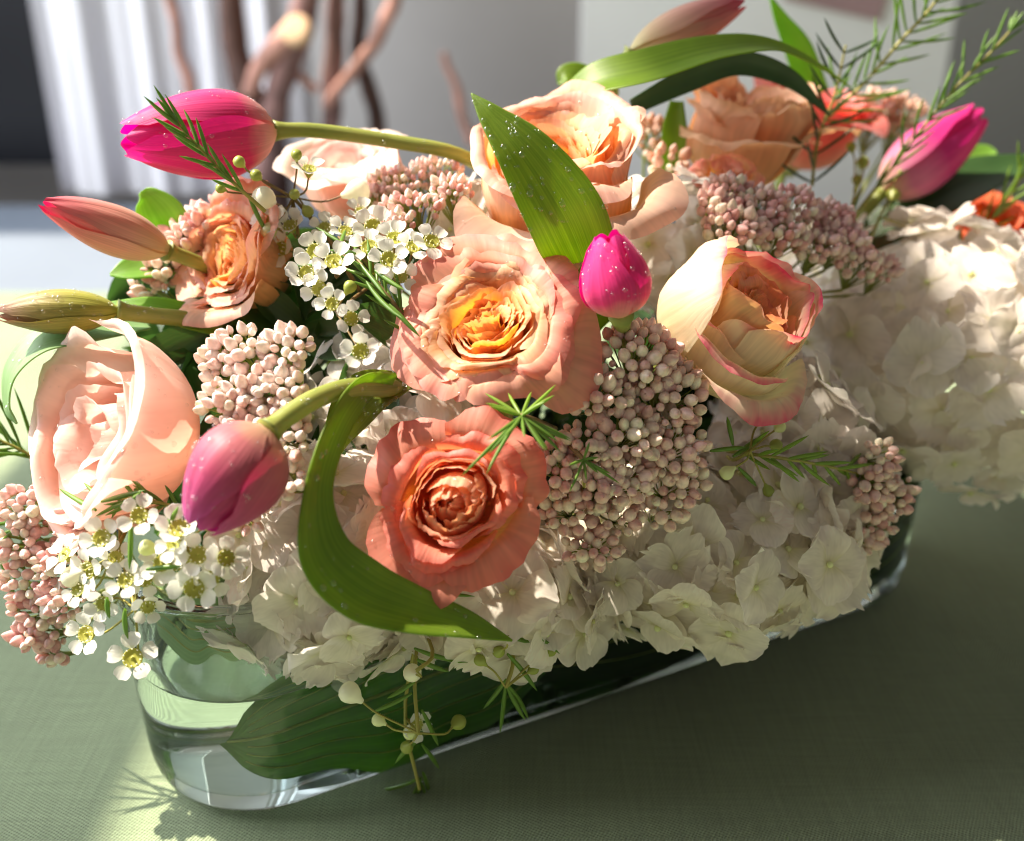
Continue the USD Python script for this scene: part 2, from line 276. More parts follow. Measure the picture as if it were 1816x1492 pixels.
mat('vase_water', {'lw': ('layer_weight', {'blend': .5}), 'pw': ('math', {'math_type': 'power', 'value2': 4.6}), 'f': ('math', {'math_type': 'multiply_add', 'value2': 0.83, 'value3': 0.02}), 't': ('transparent_bsdf', {'color': (.88, .93, .925)}), 'g': ('glossy_bsdf', {'color': (1, 1, 1), 'roughness': .01}), 'out': ('mix_closure', {})},
    [('lw.facing', 'pw.value1'), ('pw.value', 'f.value1'), ('f.value', 'out.fac'), ('t.BSDF', 'out.closure1'), ('g.BSDF', 'out.closure2')])

# ------------------------------------------------------------------ setting
def box(x0, y0, z0, x1, y1, z1):
    m = trimesh.creation.box(extents=[x1 - x0, y1 - y0, z1 - z0]); m.apply_translation([(x0 + x1) / 2, (y0 + y1) / 2, (z0 + z1) / 2])
    return np.array(m.vertices), np.array(m.faces)
# tablecloth over the table, gently uneven
gx, gy = np.meshgrid(np.linspace(-1.1, 1.3, 161), np.linspace(-.25, 1.08, 101), indexing='ij')
gz = (meshkit.fbm(np.stack([gx * 3, gy * 3, gx * 0], -1), 3) - .5) * .0012
tc = np.stack([gx, gy, gz - .0008], -1).reshape(-1, 3)
cl = Thing('tablecloth', 'sage green linen tablecloth under the glass vase', 'tablecloth')
part(cl, 'cloth_top', (tc, grid(161, 101)), 'linen')
part(cl, 'front_drop', box(-1.1, -.256, -.6, 1.3, -.252, -.003), 'linen', smooth=False)
part(cl, 'back_drop', box(-1.1, 1.082, -.6, 1.3, 1.086, -.003), 'linen', smooth=False)
def struct(name, vf, m, label=None):
    o = part(ROOT, name, vf, m, smooth=False, label=label, kind='structure')
    return o
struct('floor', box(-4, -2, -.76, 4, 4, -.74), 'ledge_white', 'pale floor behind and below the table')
struct('wall', box(-4, 2.3, -.74, 4, 2.4, 3), 'wall_grey', 'plain grey wall behind the bouquet')

# white ledge behind the table at the left
lg = Thing('window_ledge', 'pale bluish white ledge below the curtain at the far left', 'ledge', (-1, 1.35, 0))
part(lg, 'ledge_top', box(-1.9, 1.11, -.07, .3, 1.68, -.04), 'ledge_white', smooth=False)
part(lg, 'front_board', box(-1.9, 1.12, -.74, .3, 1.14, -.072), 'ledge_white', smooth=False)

# curtain
cx = np.linspace(0, 1, 161); zz = np.linspace(-.03, 1.5, 12)
xs = -.735 + cx * .42
ys = 1.72 + .013 * np.sin(cx * 2 * PI * 4.2 + .8 * np.sin(cx * 9)) + .006 * np.sin(cx * 2 * PI * 9.1)
cu = np.stack([np.repeat(xs[:, None], 12, 1), np.repeat(ys[:, None], 12, 1), np.repeat(zz[None], 161, 0)], -1).reshape(-1, 3)
ct = Thing('curtain', 'white gathered curtain hanging in soft folds behind the pink tulips', 'curtain', (-.5, 1.7, 0))
part(ct, 'drape', (cu, grid(161, 12)), 'curtain_white')
part(ct, 'curtain_rail', tube([(-.78, 1.72, 1.52), (-.28, 1.72, 1.52)], .012, 10), 'window_paint')

wd = Thing('dark_doorway', 'black dark window panel at the left edge beside the curtain', 'window', (-1, 1.95, 0))
part(wd, 'pane', box(-1.6, 1.98, -.03, -.83, 1.99, 1.6), 'dark_glass', smooth=False)
part(wd, 'frame', box(-.828, 1.972, -.03, -.80, 2.0, 1.6), 'window_paint', smooth=False)

# pale board with a mauve sheet, and a darker wall return at the right
bd = Thing('display_board', 'light grey upright board with a mauve sheet at its top', 'board', (.7, 1.6, 0))
a0, a1 = P(1000, 600, 1.6), P(1682, 100, 1.6)
part(bd, 'panel', box(.10, 1.6, -.7, a1[0], 1.63, 1.3), 'board_grey', smooth=False)
q = [P(1375, -120, 1.596), P(1612, -120, 1.596), P(1560, 38, 1.596), P(1392, 0, 1.596)]
q2 = [p + np.array([0, .0036, 0]) for p in q]
part(bd, 'sheet', (np.array(q + q2), np.array([[0, 2, 1], [0, 3, 2], [4, 5, 6], [4, 6, 7], [3, 7, 6], [3, 6, 2], [2, 6, 5], [2, 5, 1], [0, 4, 7], [0, 7, 3]])), 'mauve_paper', smooth=False)
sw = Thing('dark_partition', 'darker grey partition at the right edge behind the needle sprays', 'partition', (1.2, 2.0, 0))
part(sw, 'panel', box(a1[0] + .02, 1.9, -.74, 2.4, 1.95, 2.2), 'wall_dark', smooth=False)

# window frame at the left, out of the picture: its rail shades a strip of the tablecloth
def on_window(xg, xw=-1.25):
    return (xw - xg) / SUN[0] * SUN[2]
wf = Thing('window_frame', 'painted window frame beside the table', 'window', (-1.25, .5, 0))
z0, z1 = on_window(-.165), on_window(-.335); z2, z3 = on_window(.268), on_window(.335)
part(wf, 'transom', box(-1.27, -1.2, min(z0, z1), -1.25, 2.0, max(z0, z1)), 'window_paint', smooth=False)
part(wf, 'glazing_bar', box(-1.27, -1.2, min(z2, z3), -1.25, 2.0, max(z2, z3)), 'window_paint', smooth=False)
part(wf, 'sill', box(-1.30, -1.2, -.12, -1.2, 2.0, -.08), 'window_paint', smooth=False)
part(wf, 'post', box(-1.27, 2.001, -.12, -1.25, 2.06, 3), 'window_paint', smooth=False)

# branches in the background
def branch(name, label, segs):
    t = Thing('branch', label, 'branch', P(segs[0][1][0][0], segs[0][1][0][1], segs[0][1][0][2]), 'bare branches behind the bouquet')
    for m, pts in segs:
        w = [P(px, py, y) for px, py, y, r in pts]
        n = 40
        c = spline(w, n); r = np.interp(np.linspace(0, len(pts) - 1, n), range(len(pts)), [p[3] for p in pts]) / ppm(w[0])
        c = c + noise3(c * 25, 3) * .004
        r = r * (1 + .18 * (meshkit.noise(c * 40, 5) - .5))
        part(t, 'stem' if not used.get(t.path + '/stem') else 'side_shoot', tube(c, r, 12), m)
    return t
branch('b', 'thick dark brown branch rising behind the hot pink tulip', [('bark_dark', [(500, 420, 1.52, 24), (478, 250, 1.52, 26), (440, 160, 1.52, 26), (415, 80, 1.52, 21), (408, -60, 1.52, 20)])])
tb = branch('b', 'pinkish sawn-off branch with a round tan cut end', [('bark_pink', [(440, 175, 1.48, 14), (470, 110, 1.48, 16), (528, 50, 1.48, 24)]), ('bark_mauve', [(470, 330, 1.49, 22), (490, 190, 1.49, 22), (528, 60, 1.49, 24), (560, -60, 1.49, 20)])])
e = P(524, 52, 1.445); fr = frame(V(-.3, .1, 1))
part(tb, 'cut_end', place(lathe([(0, .002), (.013, .002), (.0200, .001), (.0210, -.004), (.019, -.014), (0, -.014)], 20), fr, e), 'cut_wood')
branch('b', 'thin reddish branch leaning in front of the curtain', [('bark_pink', [(350, 260, 1.55, 10), (335, 150, 1.55, 10), (318, 80, 1.55, 10), (298, -40, 1.55, 11)])])
branch('b', 'grey brown branch forking beside a sunlit pink arm', [('bark_mauve', [(575, 330, 1.52, 15), (588, 200, 1.52, 17), (590, 90, 1.52, 17), (605, -60, 1.52, 16)]), ('bark_pink', [(575, 190, 1.5, 9), (640, 110, 1.5, 12), (690, 30, 1.5, 13), (705, -50, 1.5, 13)]), ('bark_pink', [(500, 70, 1.5, 8), (530, 135, 1.5, 8), (562, 165, 1.5, 8)])])
branch('b', 'short brown branch standing between the others and the peach rose', [('bark_dark', [(690, 330, 1.56, 13), (668, 220, 1.56, 14), (650, 150, 1.56, 14), (636, 80, 1.56, 13), (650, -60, 1.56, 12)])])
branch('b', 'faint pinkish twig low against the grey wall', [('bark_pink', [(838, 260, 1.5, 8), (815, 180, 1.5, 8), (790, 90, 1.5, 6)])])

# ------------------------------------------------------------------ vase, water and lining leaves
VC = np.array([.028, .457, 0])
HL, HW, RC = .210, .057, .050
def footprint(d, n=22):
    """Rounded rectangle outline grown by d, along E1/E2."""
    r = max(RC + d, .004); a, b = HL + d - r, HW + d - r
    out = []
    for sx, sy, a0 in ((1, 1, 0), (-1, 1, PI / 2), (-1, -1, PI), (1, -1, 1.5 * PI)):
        for k in range(n):
            an = a0 + PI / 2 * k / (n - 1)
            out.append((sx * a + r * math.cos(an), sy * b + r * math.sin(an)))
    # straight sides get extra points so that rings stay regular
    return np.array(out)
def ring(d, z):
    q = footprint(d)
    return VC + q[:, :1] * E1 + q[:, 1:] * E2 + np.array([0, 0, z])
def stack(rings, close_first=None, close_last=None):
    n = len(rings[0]); v = np.vstack(rings); fs = []
    for i in range(len(rings) - 1):
        j = np.arange(n); jn = (j + 1) % n
        fs.append(np.stack([i * n + j, i * n + jn, (i + 1) * n + jn], 1)); fs.append(np.stack([i * n + j, (i + 1) * n + jn, (i + 1) * n + j], 1))
    for where in (0, len(rings) - 1):
        c = v[where * n:(where + 1) * n].mean(0); v = np.vstack([v, c]); j = np.arange(n); jn = (j + 1) % n
        fs.append(np.stack([where * n + jn, where * n + j, np.full(n, len(v) - 1)], 1) if where == 0 else np.stack([where * n + j, where * n + jn, np.full(n, len(v) - 1)], 1))
    return v, np.vstack(fs)
VH = .106
vs = Thing('vase', 'clear rounded rectangular glass vase filled with flowers', 'vase', VC)
outer = [ring(-.013, .0005), ring(-.0085, .0016), ring(-.0045, .0042), ring(-.0018, .0085), ring(-.0004, .014), ring(0, .020), ring(.0005, .04), ring(.001, .08), ring(.0015, VH - .003), ring(.001, VH - .0006), ring(-.0010, VH)]
inner = [ring(-.0030, VH - .0006), ring(-.0034, VH - .003), ring(-.004, .08), ring(-.0045, .0625), ring(-.0060, .0610), ring(-.0100, .0606)]
part(vs, 'glass_wall', stack(outer + inner), 'thick_glass')
rim = np.vstack([ring(.0002, VH + .0005), ring(.0002, VH + .0005)[:1]])
part(vs, 'rim', tube(rim, .0021, 8, cap=False), 'thick_glass')
wt = Thing('water', 'clear water standing in the lower half of the glass vase', 'water', VC)
part(wt, 'water_body', stack([ring(-.0245, .0062), ring(-.0173, .0076), ring(-.0118, .0114), ring(-.0079, .0184), ring(-.0056, .0264), ring(-.0050, .04), ring(-.005, .0585), ring(-.0062, .060)]), 'vase_water')

def wall_pt(s, z, inset):
    """A point on the inside wall of the vase: s runs (metres) along the front from the left end's middle, counter-clockwise seen from above."""
    q = footprint(-inset, 40); q = np.roll(q, -int(np.argmin(q[:, 0] + 5 * np.abs(q[:, 1]))), 0)
    # order: start at left end, go to front (negative E2) then right
    if q[5, 1] > 0: q = q[::-1]
    q = np.vstack([q, q[:1]])
    L = np.concatenate([[0], np.cumsum(np.linalg.norm(np.diff(q, axis=0), axis=1))])
    s = np.mod(s, L[-1])
    a = np.stack([np.interp(s, L, q[:, 0]), np.interp(s, L, q[:, 1])], -1)
    return VC + a[..., :1] * E1 + a[..., 1:] * E2 + np.stack([0 * s, 0 * s, z], -1)
def lining(label, s0, s1, zmid, hw, inset, m, wav=.004, tip=.5, seed=0, ncount=9):
    nu, nv = 60, 17
    u = np.linspace(0, 1, nu)[:, None]; w = np.linspace(-1, 1, nv)[None]
    width = hw * np.clip(np.sin(PI * np.clip(u * .86 + .0, 0, 1)) ** tip, 0.01, None) * np.clip(u / .05, .05, 1) ** .6
    s = s0 + (s1 - s0) * u + 0 * w
    z = zmid + w * width + .012 * (u - .3) + .003 * np.sin(u * 17 + seed) * w
    ins = inset + wav * (.5 + .5 * np.sin(u * 9 + w * 2 + seed)) + .0014 * np.abs(np.sin(w * PI * ncount / 2 + u)) + .002 * (1 - np.abs(w))
    pts = np.zeros((nu, nv, 3))
    for i in range(nu):
        for j in range(nv): pts[i, j] = wall_pt(np.array(s[i, j]), np.array(z[i, j]), ins[i, j])
    t = Thing('lining_leaf', label, 'leaf', pts[0, nv // 2])
    uv = np.stack([np.broadcast_to(w * .5 + .5, (nu, nv)), np.broadcast_to(u, (nu, nv))], -1).reshape(-1, 2)
    part(t, 'blade', (pts.reshape(-1, 3), grid(nu, nv)), m, uv)
    mid = pts[:, nv // 2]; part(t, 'midrib', tube(mid, np.linspace(.0006, .0014, nu), 6), 'stem_green')
    for k in (2, 4, 6, 10, 12, 14):
        part(t, 'vein', tube(pts[3:-3, k], .00035, 5), 'stem_green')
    return t
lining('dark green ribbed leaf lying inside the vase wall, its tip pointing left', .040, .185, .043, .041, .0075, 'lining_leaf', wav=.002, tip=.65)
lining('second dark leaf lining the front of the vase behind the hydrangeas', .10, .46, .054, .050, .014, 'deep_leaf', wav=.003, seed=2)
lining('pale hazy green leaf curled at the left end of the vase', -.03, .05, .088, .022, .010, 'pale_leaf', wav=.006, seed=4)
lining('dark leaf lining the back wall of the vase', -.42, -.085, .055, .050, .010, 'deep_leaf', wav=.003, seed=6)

# ------------------------------------------------------------------ roses
DROPS = trimesh.creation.icosphere(1)
def droplets(thing, meshes, n, rmin=.0004, rmax=.0012, seed=0, facing=None, need=.1):
    v, f = join(meshes); m = trimesh.Trimesh(v, f, process=False)
    pts, fi = trimesh.sample.sample_surface(m, n * 4, seed=seed)
    nn = m.face_normals[fi]; r = np.random.default_rng(seed)
    view = EYE - pts; view /= np.linalg.norm(view, axis=1, keepdims=True)
    nn = np.where((nn * view).sum(1, keepdims=True) < 0, -nn, nn)
    keep = (nn[:, 2] > -.2) & (np.ones(len(pts), bool) if facing is None else (nn @ facing > need))
    out = []
    for p, q in list(zip(pts[keep], nn[keep]))[:n]:
        rad = rmin + (rmax - rmin) * r.random() ** 2.2
        out.append(place((DROPS.vertices * [1, 1, .75], DROPS.faces), frame(q), p + q * rad * .3, rad))
    if out: part(thing, 'water_droplets', join(out), 'water_drop', kind='stuff')

def rose(label, c, R, axis, roll=0, N=34, fl=.34, dr=.22, hin=.8, hout=.8, ruf=.05, warp=.10, m='rose_peach', heart=None, heart_t=.45, rollrim=.10, close=-.03, seed=0, drops=0, power=.85, rb0=.05, rb1=.70, jag=.012, ang=(1.4, .85), nuv=(27, 23), wfreq=1.5, stem=True, loose=(), chaos=.0, mid=None, mid_t=.7):
    """c: centre of the flower's opening plane, axis: the way it looks. loose: outer petals to bend further back (index from the outside: amount)."""
    r_ = np.random.default_rng(seed); rot = frame(axis, roll); base = np.asarray(c) - np.asarray(axis) * R * .62
    t_ = Thing('rose', label, 'rose', base, 'roses in the bouquet')
    nu, nv = nuv
    u = np.linspace(-1, 1, nu)[:, None]; s0 = np.linspace(0, 1, nv)[None]
    allm = []
    for i in range(N):
        t = i / (N - 1)
        th = i * 2.39996 + r_.normal(0, .25)
        Rb = R * (rb0 + (rb1 - rb0) * t ** power) * r_.uniform(.94, 1.06)
        H = R * (hin + (hout - hin) * t) * r_.uniform(.93, 1.05)
        extra = dict(loose).get(N - 1 - i, 0); H = H * (1 - .55 * min(extra, .8))
        flare = R * (close + (fl - close) * t ** 2 + extra)
        drop = R * (dr * t ** 3 + extra * .6)
        half = ang[0] + (ang[1] - ang[0]) * t
        topcut = .15 + .08 * r_.random()
        s = s0 * (1 - topcut * np.abs(u) ** 2.4) - jag * s0 ** 8 * (meshkit.noise(st3(u * 9 + i, u * 0 + .5, u * 0), seed) + .5)
        sb = .55
        q = np.clip(s / sb, 0, 1) * PI / 2; q2 = np.clip((s - sb) / (1 - sb), 0, 1); q3 = np.clip((s - .84) / .16, 0, 1)
        roll_amt = rollrim * R * (.25 + .75 * t) * r_.uniform(.3, 1.5) * (1 + .5 * np.abs(u) ** 2)
        r = Rb * np.sin(q) + flare * q2 ** 1.6 + roll_amt * q3
        z = H * (.55 * (1 - np.cos(q)) + .45 * q2) - drop * q2 ** 3 - roll_amt * .9 * q3 ** 2
        w = half * (.45 + .55 * np.sin(np.clip(s / .6, 0, 1) * PI / 2)) * (1 - .0 * q2)
        phi = th + u * w
        nz = meshkit.noise(st3(phi * 2.3 + i * 3.1, s * 1.7, np.full_like(phi, i * .7)), seed) * 2 - 1
        nz2 = meshkit.noise(st3(phi * 6.5 + i * 1.3, s * 2.5, np.full_like(phi, i * 1.7)), seed + 3) * 2 - 1
        r = r * (1 + .045 * u) + ruf * R * (.35 + .65 * t) * q2 ** 1.3 * (nz + .55 * nz2)
        z = z + ruf * R * .6 * q2 ** 1.5 * nz2
        nz3 = meshkit.noise(st3(phi * 17 + i * 2.3, s * 3.5, np.full_like(phi, i * .9)), seed + 5) * 2 - 1
        r = r + ruf * R * .30 * q2 ** 2 * nz3; z = z + ruf * R * .22 * q2 ** 2 * nz3
        r = np.maximum(r, .002 * R)
        p = np.stack([r * np.cos(phi), r * np.sin(phi), z], -1)
        k = np.clip(p[..., 2:] / (R * .8), 0, 1)
        p = p + warp * R * noise3(p / R * wfreq + seed * 3.3, seed) * k
        if chaos: p = p + chaos * R * noise3(p / R * 3.4 + seed * 1.3, seed + 7) * k * np.clip(1.25 - np.linalg.norm(p[..., :2], axis=-1, keepdims=True) / R, .3, 1)
        p = p.reshape(-1, 3)
        vf = (p @ rot.T + base, grid(nu, nv))
        uv = np.stack([np.broadcast_to(u * .5 + .5, s.shape) + i * 1.37, s], -1).reshape(-1, 2)
        part(t_, 'petal', vf, heart if heart and t < heart_t else (mid if mid and t < mid_t else m), uv)
        if t > .15: allm.append(vf)
    # green base and stem
    part(t_, 'calyx', place(lathe([(.0, -.12), (.14, -.10), (.17, 0), (.24, .05), (.10, .08)], 12), rot, base, R), 'stem_green')
    if stem:
        end = np.array([VC[0] + (base[0] - VC[0]) * .45, VC[1] + (base[1] - VC[1]) * .3, .03])
        part(t_, 'stem', tube(spline([base - np.asarray(axis) * R * .1, base - np.asarray(axis) * R * .6 + np.array([0, 0, -.01]), end], 12), .0026, 8), 'stem_green')
    if drops: droplets(t_, allm, drops, seed=seed, facing=VT)
    return t_
def RC_(px, py, dy=0.0): return S(px, py, dy)

rose('large peach garden rose with pink rims at the centre of the bouquet', S(862, 578, -.012), 160 / ppm(S(862, 578)), V(-.14, .30, .95), roll=.6, N=54, fl=.36, dr=.32, hin=.74, hout=.84, ruf=.085, warp=.20, m='rose_peach', heart='rose_peach_heart', heart_t=.36, mid='rose_peach_mid', mid_t=.72, seed=11, drops=150, power=.75, rb0=.03, wfreq=1.6, chaos=.13, rollrim=.13, loose=((1, .12), (3, .1)))
rose('pale peach rose at the top with a golden heart behind a green tulip leaf', S(992, 338, .012), 172 / ppm(S(985, 268)), V(-.02, .68, .73), roll=3.6, N=38, fl=.14, dr=.20, hin=1.15, hout=1.40, ruf=.06, warp=.15, m='rose_top_peach', heart='rose_peach_heart', heart_t=.3, mid='rose_peach_mid', mid_t=.6, seed=23, drops=150, chaos=.11, rb1=.76, rollrim=.16, loose=((0, .34), (2, .22),))
rose('large blush pink rose at the lower left dusted with droplets', S(196, 768, -.006), 212 / ppm(S(178, 745)), V(-.66, .14, .74), roll=1.0, N=14, fl=.04, dr=.20, hin=.84, hout=1.10, ruf=.035, warp=.16, m='rose_blush', seed=26, drops=420, rollrim=.13, rb0=.10, rb1=.78, jag=.004, wfreq=1.1, chaos=.10, ang=(1.35, 1.05))
rose('ruffled apricot rose turned to the left beside the waxflowers', S(430, 470, .004), 140 / ppm(S(420, 470)), V(-.54, .30, .79), roll=2.2, N=40, fl=.26, dr=.12, hin=.85, hout=1.15, ruf=.11, warp=.18, m='rose_apricot', heart='rose_peach_mid', heart_t=.5, seed=31, jag=.03, drops=60, chaos=.12)
rose('coral rose with a deep cupped heart low at the front', S(798, 893, -.018), 158 / ppm(S(798, 893)), V(-.02, .10, 1), roll=.9, N=27, fl=.44, dr=.40, hin=.86, hout=.86, ruf=.085, warp=.13, m='rose_coral', heart='rose_coral_heart', heart_t=.55, seed=44, jag=.02, rb0=.10, rb1=.66, power=.80, close=-.20, chaos=.05, loose=((2, .10),), drops=70)
rose('cream rosebud edged with pink right of the small pink tulip', S(1286, 585, -.004), 142 / ppm(S(1315, 560)), V(.46, .40, .80), roll=2.6, N=28, fl=-.30, dr=-.02, hin=1.40, hout=1.60, ruf=.06, warp=.17, m='rose_cream', heart='rose_cream_heart', heart_t=.62, seed=57, rollrim=.17, rb0=.05, rb1=.92, power=1.1, ang=(1.3, 1.05), chaos=.10, close=-.03, jag=.02, loose=((0, .50), (3, .26), (6, .16)), drops=20)
rose('tan peach ruffled rose under the arching tulip leaf', S(1318, 240, .03), 158 / ppm(S(1315, 215, .035)), V(.12, .90, .42), roll=.5, N=30, fl=.30, dr=.14, hin=1.05, hout=1.35, ruf=.15, warp=.2, m='rose_tan', seed=63, jag=.06, chaos=.10, loose=((0, .55), (1, .42), (3, .34), (5, .26), (7, .12)))
rose('dusky salmon pink rose behind the tan one', S(1430, 212, .11), 140 / ppm(S(1430, 205, .11)), V(.3, .85, .42), roll=.1, N=28, fl=.36, dr=.22, hin=.8, hout=1.2, ruf=.10, warp=.16, m='rose_salmon', seed=71, chaos=.08)
rose('flame orange rose at the right edge above the hydrangea', S(1755, 395, .04), 110 / ppm(S(1755, 400, .04)), V(-.1, .75, .65), roll=.8, N=26, fl=.34, dr=.2, ruf=.09, warp=.16, m='rose_flame', seed=83, chaos=.1)
rose('pale pink rose half hidden behind the upper waxflowers', S(628, 312, .045), 132 / ppm(S(630, 315, .05)), V(-.2, .80, .52), roll=.8, N=24, fl=.26, dr=.2, hin=.8, hout=1.2, ruf=.05, warp=.14, m='rose_blush', seed=91)
rose('small peach rose peeking out below the tan rose', S(1290, 305, .02), 56 / ppm(S(1290, 305, .02)), V(.1, .6, .7), roll=.8, N=16, fl=.5, dr=.3, ruf=.14, warp=.25, m='rose_peach', seed=95, stem=False)

# ------------------------------------------------------------------ tulips
def tulip(label, base, tip, width_px, m, stem=(), seed=0, drops=0, bow=.0, opening=.10, roll=0.0, stem_r=.0032, face=None, fat=.8):
    base, tip = np.asarray(base), np.asarray(tip)
    ax = tip - base; L = np.linalg.norm(ax); ax /= L
    Rm = width_px / 2 / ppm((base + tip) / 2)
    rot = frame(ax, roll, up=VT if abs(ax @ VT) < .95 else VU)
    t_ = Thing('tulip', label, 'tulip', base, 'tulips in the bouquet'); r_ = np.random.default_rng(seed)
    nu, nv = 23, 31
    u = np.linspace(-1, 1, nu)[:, None]; s0 = np.linspace(0, 1, nv)[None]; ms = []
    for i in range(6):
        out = i % 2 == 0
        th = i * PI / 3 + r_.normal(0, .06)
        s = s0 * (1 - (.13 + .04 * r_.random()) * u ** 2 - (.02 * r_.random()))
        e = np.sin(PI * np.clip(s, 0, 1) ** fat * .97) ** .72
        r = Rm * (e * (1 - opening * s) + opening * s)
        r = np.where(s < .04, Rm * .18 + (r - Rm * .18) * (s / .04) ** .5 if True else r, r)
        half = (1.12 if out else 1.0)
        w = half * (.75 + .25 * np.sin(np.clip(s * 1.4, 0, 1) * PI))
        phi = th + u * w
        k = 1.0 if out else .875
        r = r * k * (1 + .05 * (1 - u ** 2) * np.sin(PI * s) - .035 * np.exp(-(u / .10) ** 2) * np.sin(PI * s) ** .5) + Rm * .035 * u * (1 if out else 0) + (Rm * .05 * np.abs(u) ** 7 * np.sin(PI * s) if out else 0)
        r = r + Rm * .05 * s ** 2 * (meshkit.noise(st3(phi * 3 + i, s * 3, s * 0), seed) - .5) * 2
        z = L * (s * (1.0 if out else 1.0 + .015 * r_.normal())) 
        p = np.stack([r * np.cos(phi), r * np.sin(phi), z], -1)
        p[..., 0] += bow * L * np.sin(PI * s) 
        vf = (p.reshape(-1, 3) @ rot.T + base, grid(nu, nv))
        uv = np.stack([np.broadcast_to(u * .5 + .5, s.shape) + i * 1.7, s], -1).reshape(-1, 2)
        part(t_, 'petal', vf, m, uv); ms.append(vf)
    if len(stem):
        pts = [base + ax * L * .02] + [np.asarray(p) for p in stem]
        c = spline(pts, 24); rr = np.full(24, stem_r); rr[:3] = stem_r * np.array([1.5, 1.2, 1.05])
        st = tube(c, rr, 10); part(t_, 'stem', st, 'stem_green', np.stack([np.arange(len(st[0])) % 10 / 10, np.arange(len(st[0])) / len(st[0])], 1))
        ms.append(st)
    if drops: droplets(t_, ms, drops, seed=seed, facing=VT, rmin=.0004, rmax=.0011)
    return t_
tulip('hot pink tulip lying sideways high at the upper left', P(488, 232, .455), P(216, 250, .425), 150, 'tulip_hot_pink', [P(560, 232, .46), P(690, 250, .465), P(815, 275, .47), P(900, 330, .50)], seed=1, drops=160, fat=.72, roll=.5, opening=.2)
tulip('slim pink and peach tulip bud at the far left below the hot pink tulip', P(300, 446, .43), P(72, 360, .41), 86, 'tulip_peach', [P(360, 470, .44), P(430, 500, .46)], seed=2, roll=.2, fat=.78, opening=.04)
tulip('green unopened tulip bud pointing left, wet with droplets', P(212, 552, .405), P(-8, 556, .395), 76, 'tulip_green', [P(270, 560, .41), P(340, 568, .415), P(420, 590, .43)], seed=3, drops=190, fat=.85, opening=.04, stem_r=.0034)
tulip('mauve pink tulip nodding in front of the blush rose', P(478, 762, .318), P(350, 938, .302), 166, 'tulip_mauve', [P(515, 735, .325), P(565, 705, .335), P(625, 688, .350), P(700, 690, .380)], seed=4, drops=160, fat=.72, opening=.12, roll=.1, stem_r=.0036)
tulip('small hot pink tulip standing between the central rose and the cream bud', S(1102, 562, -.034), P(1078, 414, S(1072, 470, -.044)[1]), 122, 'tulip_hot_pink', [S(1110, 620, .03), S(1120, 660, .07)], seed=5, drops=170, fat=.68, opening=.26, roll=.9)
tulip('magenta tulip leaning right in front of the dark leaf', P(1565, 342, .56), P(1738, 200, .575), 108, 'tulip_magenta', [P(1530, 380, .56), P(1480, 430, .57)], seed=6, fat=.74, opening=.2, roll=.3)
tulip('pale rose tulip at the top edge above the arching leaf', P(1118, 92, .53), P(1322, 2, .54), 74, 'tulip_peach', [P(1090, 140, .53), P(1080, 220, .54)], seed=7, fat=.8, opening=.1, roll=.7)

# ------------------------------------------------------------------ tulip leaves
def strip(name, label, ctrl, m, cat='leaf', nv=15, nu=60, fold=.25, wave=.0, seed=0, drops=0, group='tulip leaves in the bouquet', base_w=.35, thick=True):
    """ctrl: (point, half width in metres, normal)."""
    pts = spline([c[0] for c in ctrl], nu); k = np.linspace(0, len(ctrl) - 1, nu)
    hw = np.maximum(spline(np.array([[c[1], 0, 0] for c in ctrl]), nu)[:, 0], .0002)
    nn = spline([c[2] for c in ctrl], nu)
    tg = np.gradient(pts, axis=0); tg /= np.linalg.norm(tg, axis=1, keepdims=True)
    nn = nn - (nn * tg).sum(1, keepdims=True) * tg; nn /= np.linalg.norm(nn, axis=1, keepdims=True)
    bi = np.cross(tg, nn)
    w = np.linspace(-1, 1, nv)
    off = fold * (np.abs(w) ** 1.6)[None] * hw[:, None]
    off = off + wave * hw[:, None] * np.sin(k[:, None] * 3.1 + seed + (w[None] > 0) * 1.7) * np.abs(w)[None] ** 2
    p = pts[:, None] + bi[:, None] * (w[None, :, None] * hw[:, None, None]) + nn[:, None] * off[..., None]
    t_ = Thing(name, label, cat, pts[0], group)
    uv = np.stack([np.broadcast_to(w * .5 + .5, (nu, nv)), np.broadcast_to(np.linspace(0, 1, nu)[:, None], (nu, nv))], -1).reshape(-1, 2)
    f = grid(nu, nv)
    vf = (p.reshape(-1, 3), f)
    n = normals(*vf); th = .00035
    v2 = np.vstack([vf[0] + n * th, vf[0] - n * th]); f2 = np.vstack([f, f[:, ::-1] + len(vf[0])])
    idx = np.concatenate([np.arange(nu) * nv, (nu - 1) * nv + np.arange(nv), np.arange(nu)[::-1] * nv + nv - 1, np.arange(nv)[::-1]])
    a, b = idx, np.roll(idx, -1); N0 = len(vf[0])
    f2 = np.vstack([f2, np.stack([a, b + N0, b], 1), np.stack([a, a + N0, b + N0], 1)])
    part(t_, 'blade', (v2, f2) if thick else vf, m, np.vstack([uv, uv]) if thick else uv)
    if drops: droplets(t_, [vf], drops, seed=seed, facing=VT, rmin=.0005, rmax=.0016)
    return t_
def K(px, py, y, wpx, n): 
    p = P(px, py, y); return (p, wpx / 2 / ppm(p), n)
strip('tulip_leaf', 'long green tulip leaf curling down in front of the hydrangeas below the coral rose', [K(700, 672, .372, 34, V(.3, -.6, .6)), K(640, 690, .352, 62, V(.5, -.4, .6)), K(592, 760, .332, 66, V(.85, -.1, .5)), K(560, 870, .312, 66, V(.75, .15, .55)), K(572, 980, .302, 100, V(.45, .3, .8)), K(640, 1050, .300, 118, V(.1, .55, .8)), K(730, 1085, .302, 96, V(.0, .6, .75)), K(830, 1110, .308, 54, V(.05, .6, .75)), K(908, 1136, .315, 3, V(.1, .6, .75))], 'tulip_leaf', fold=.28, drops=34, seed=1)
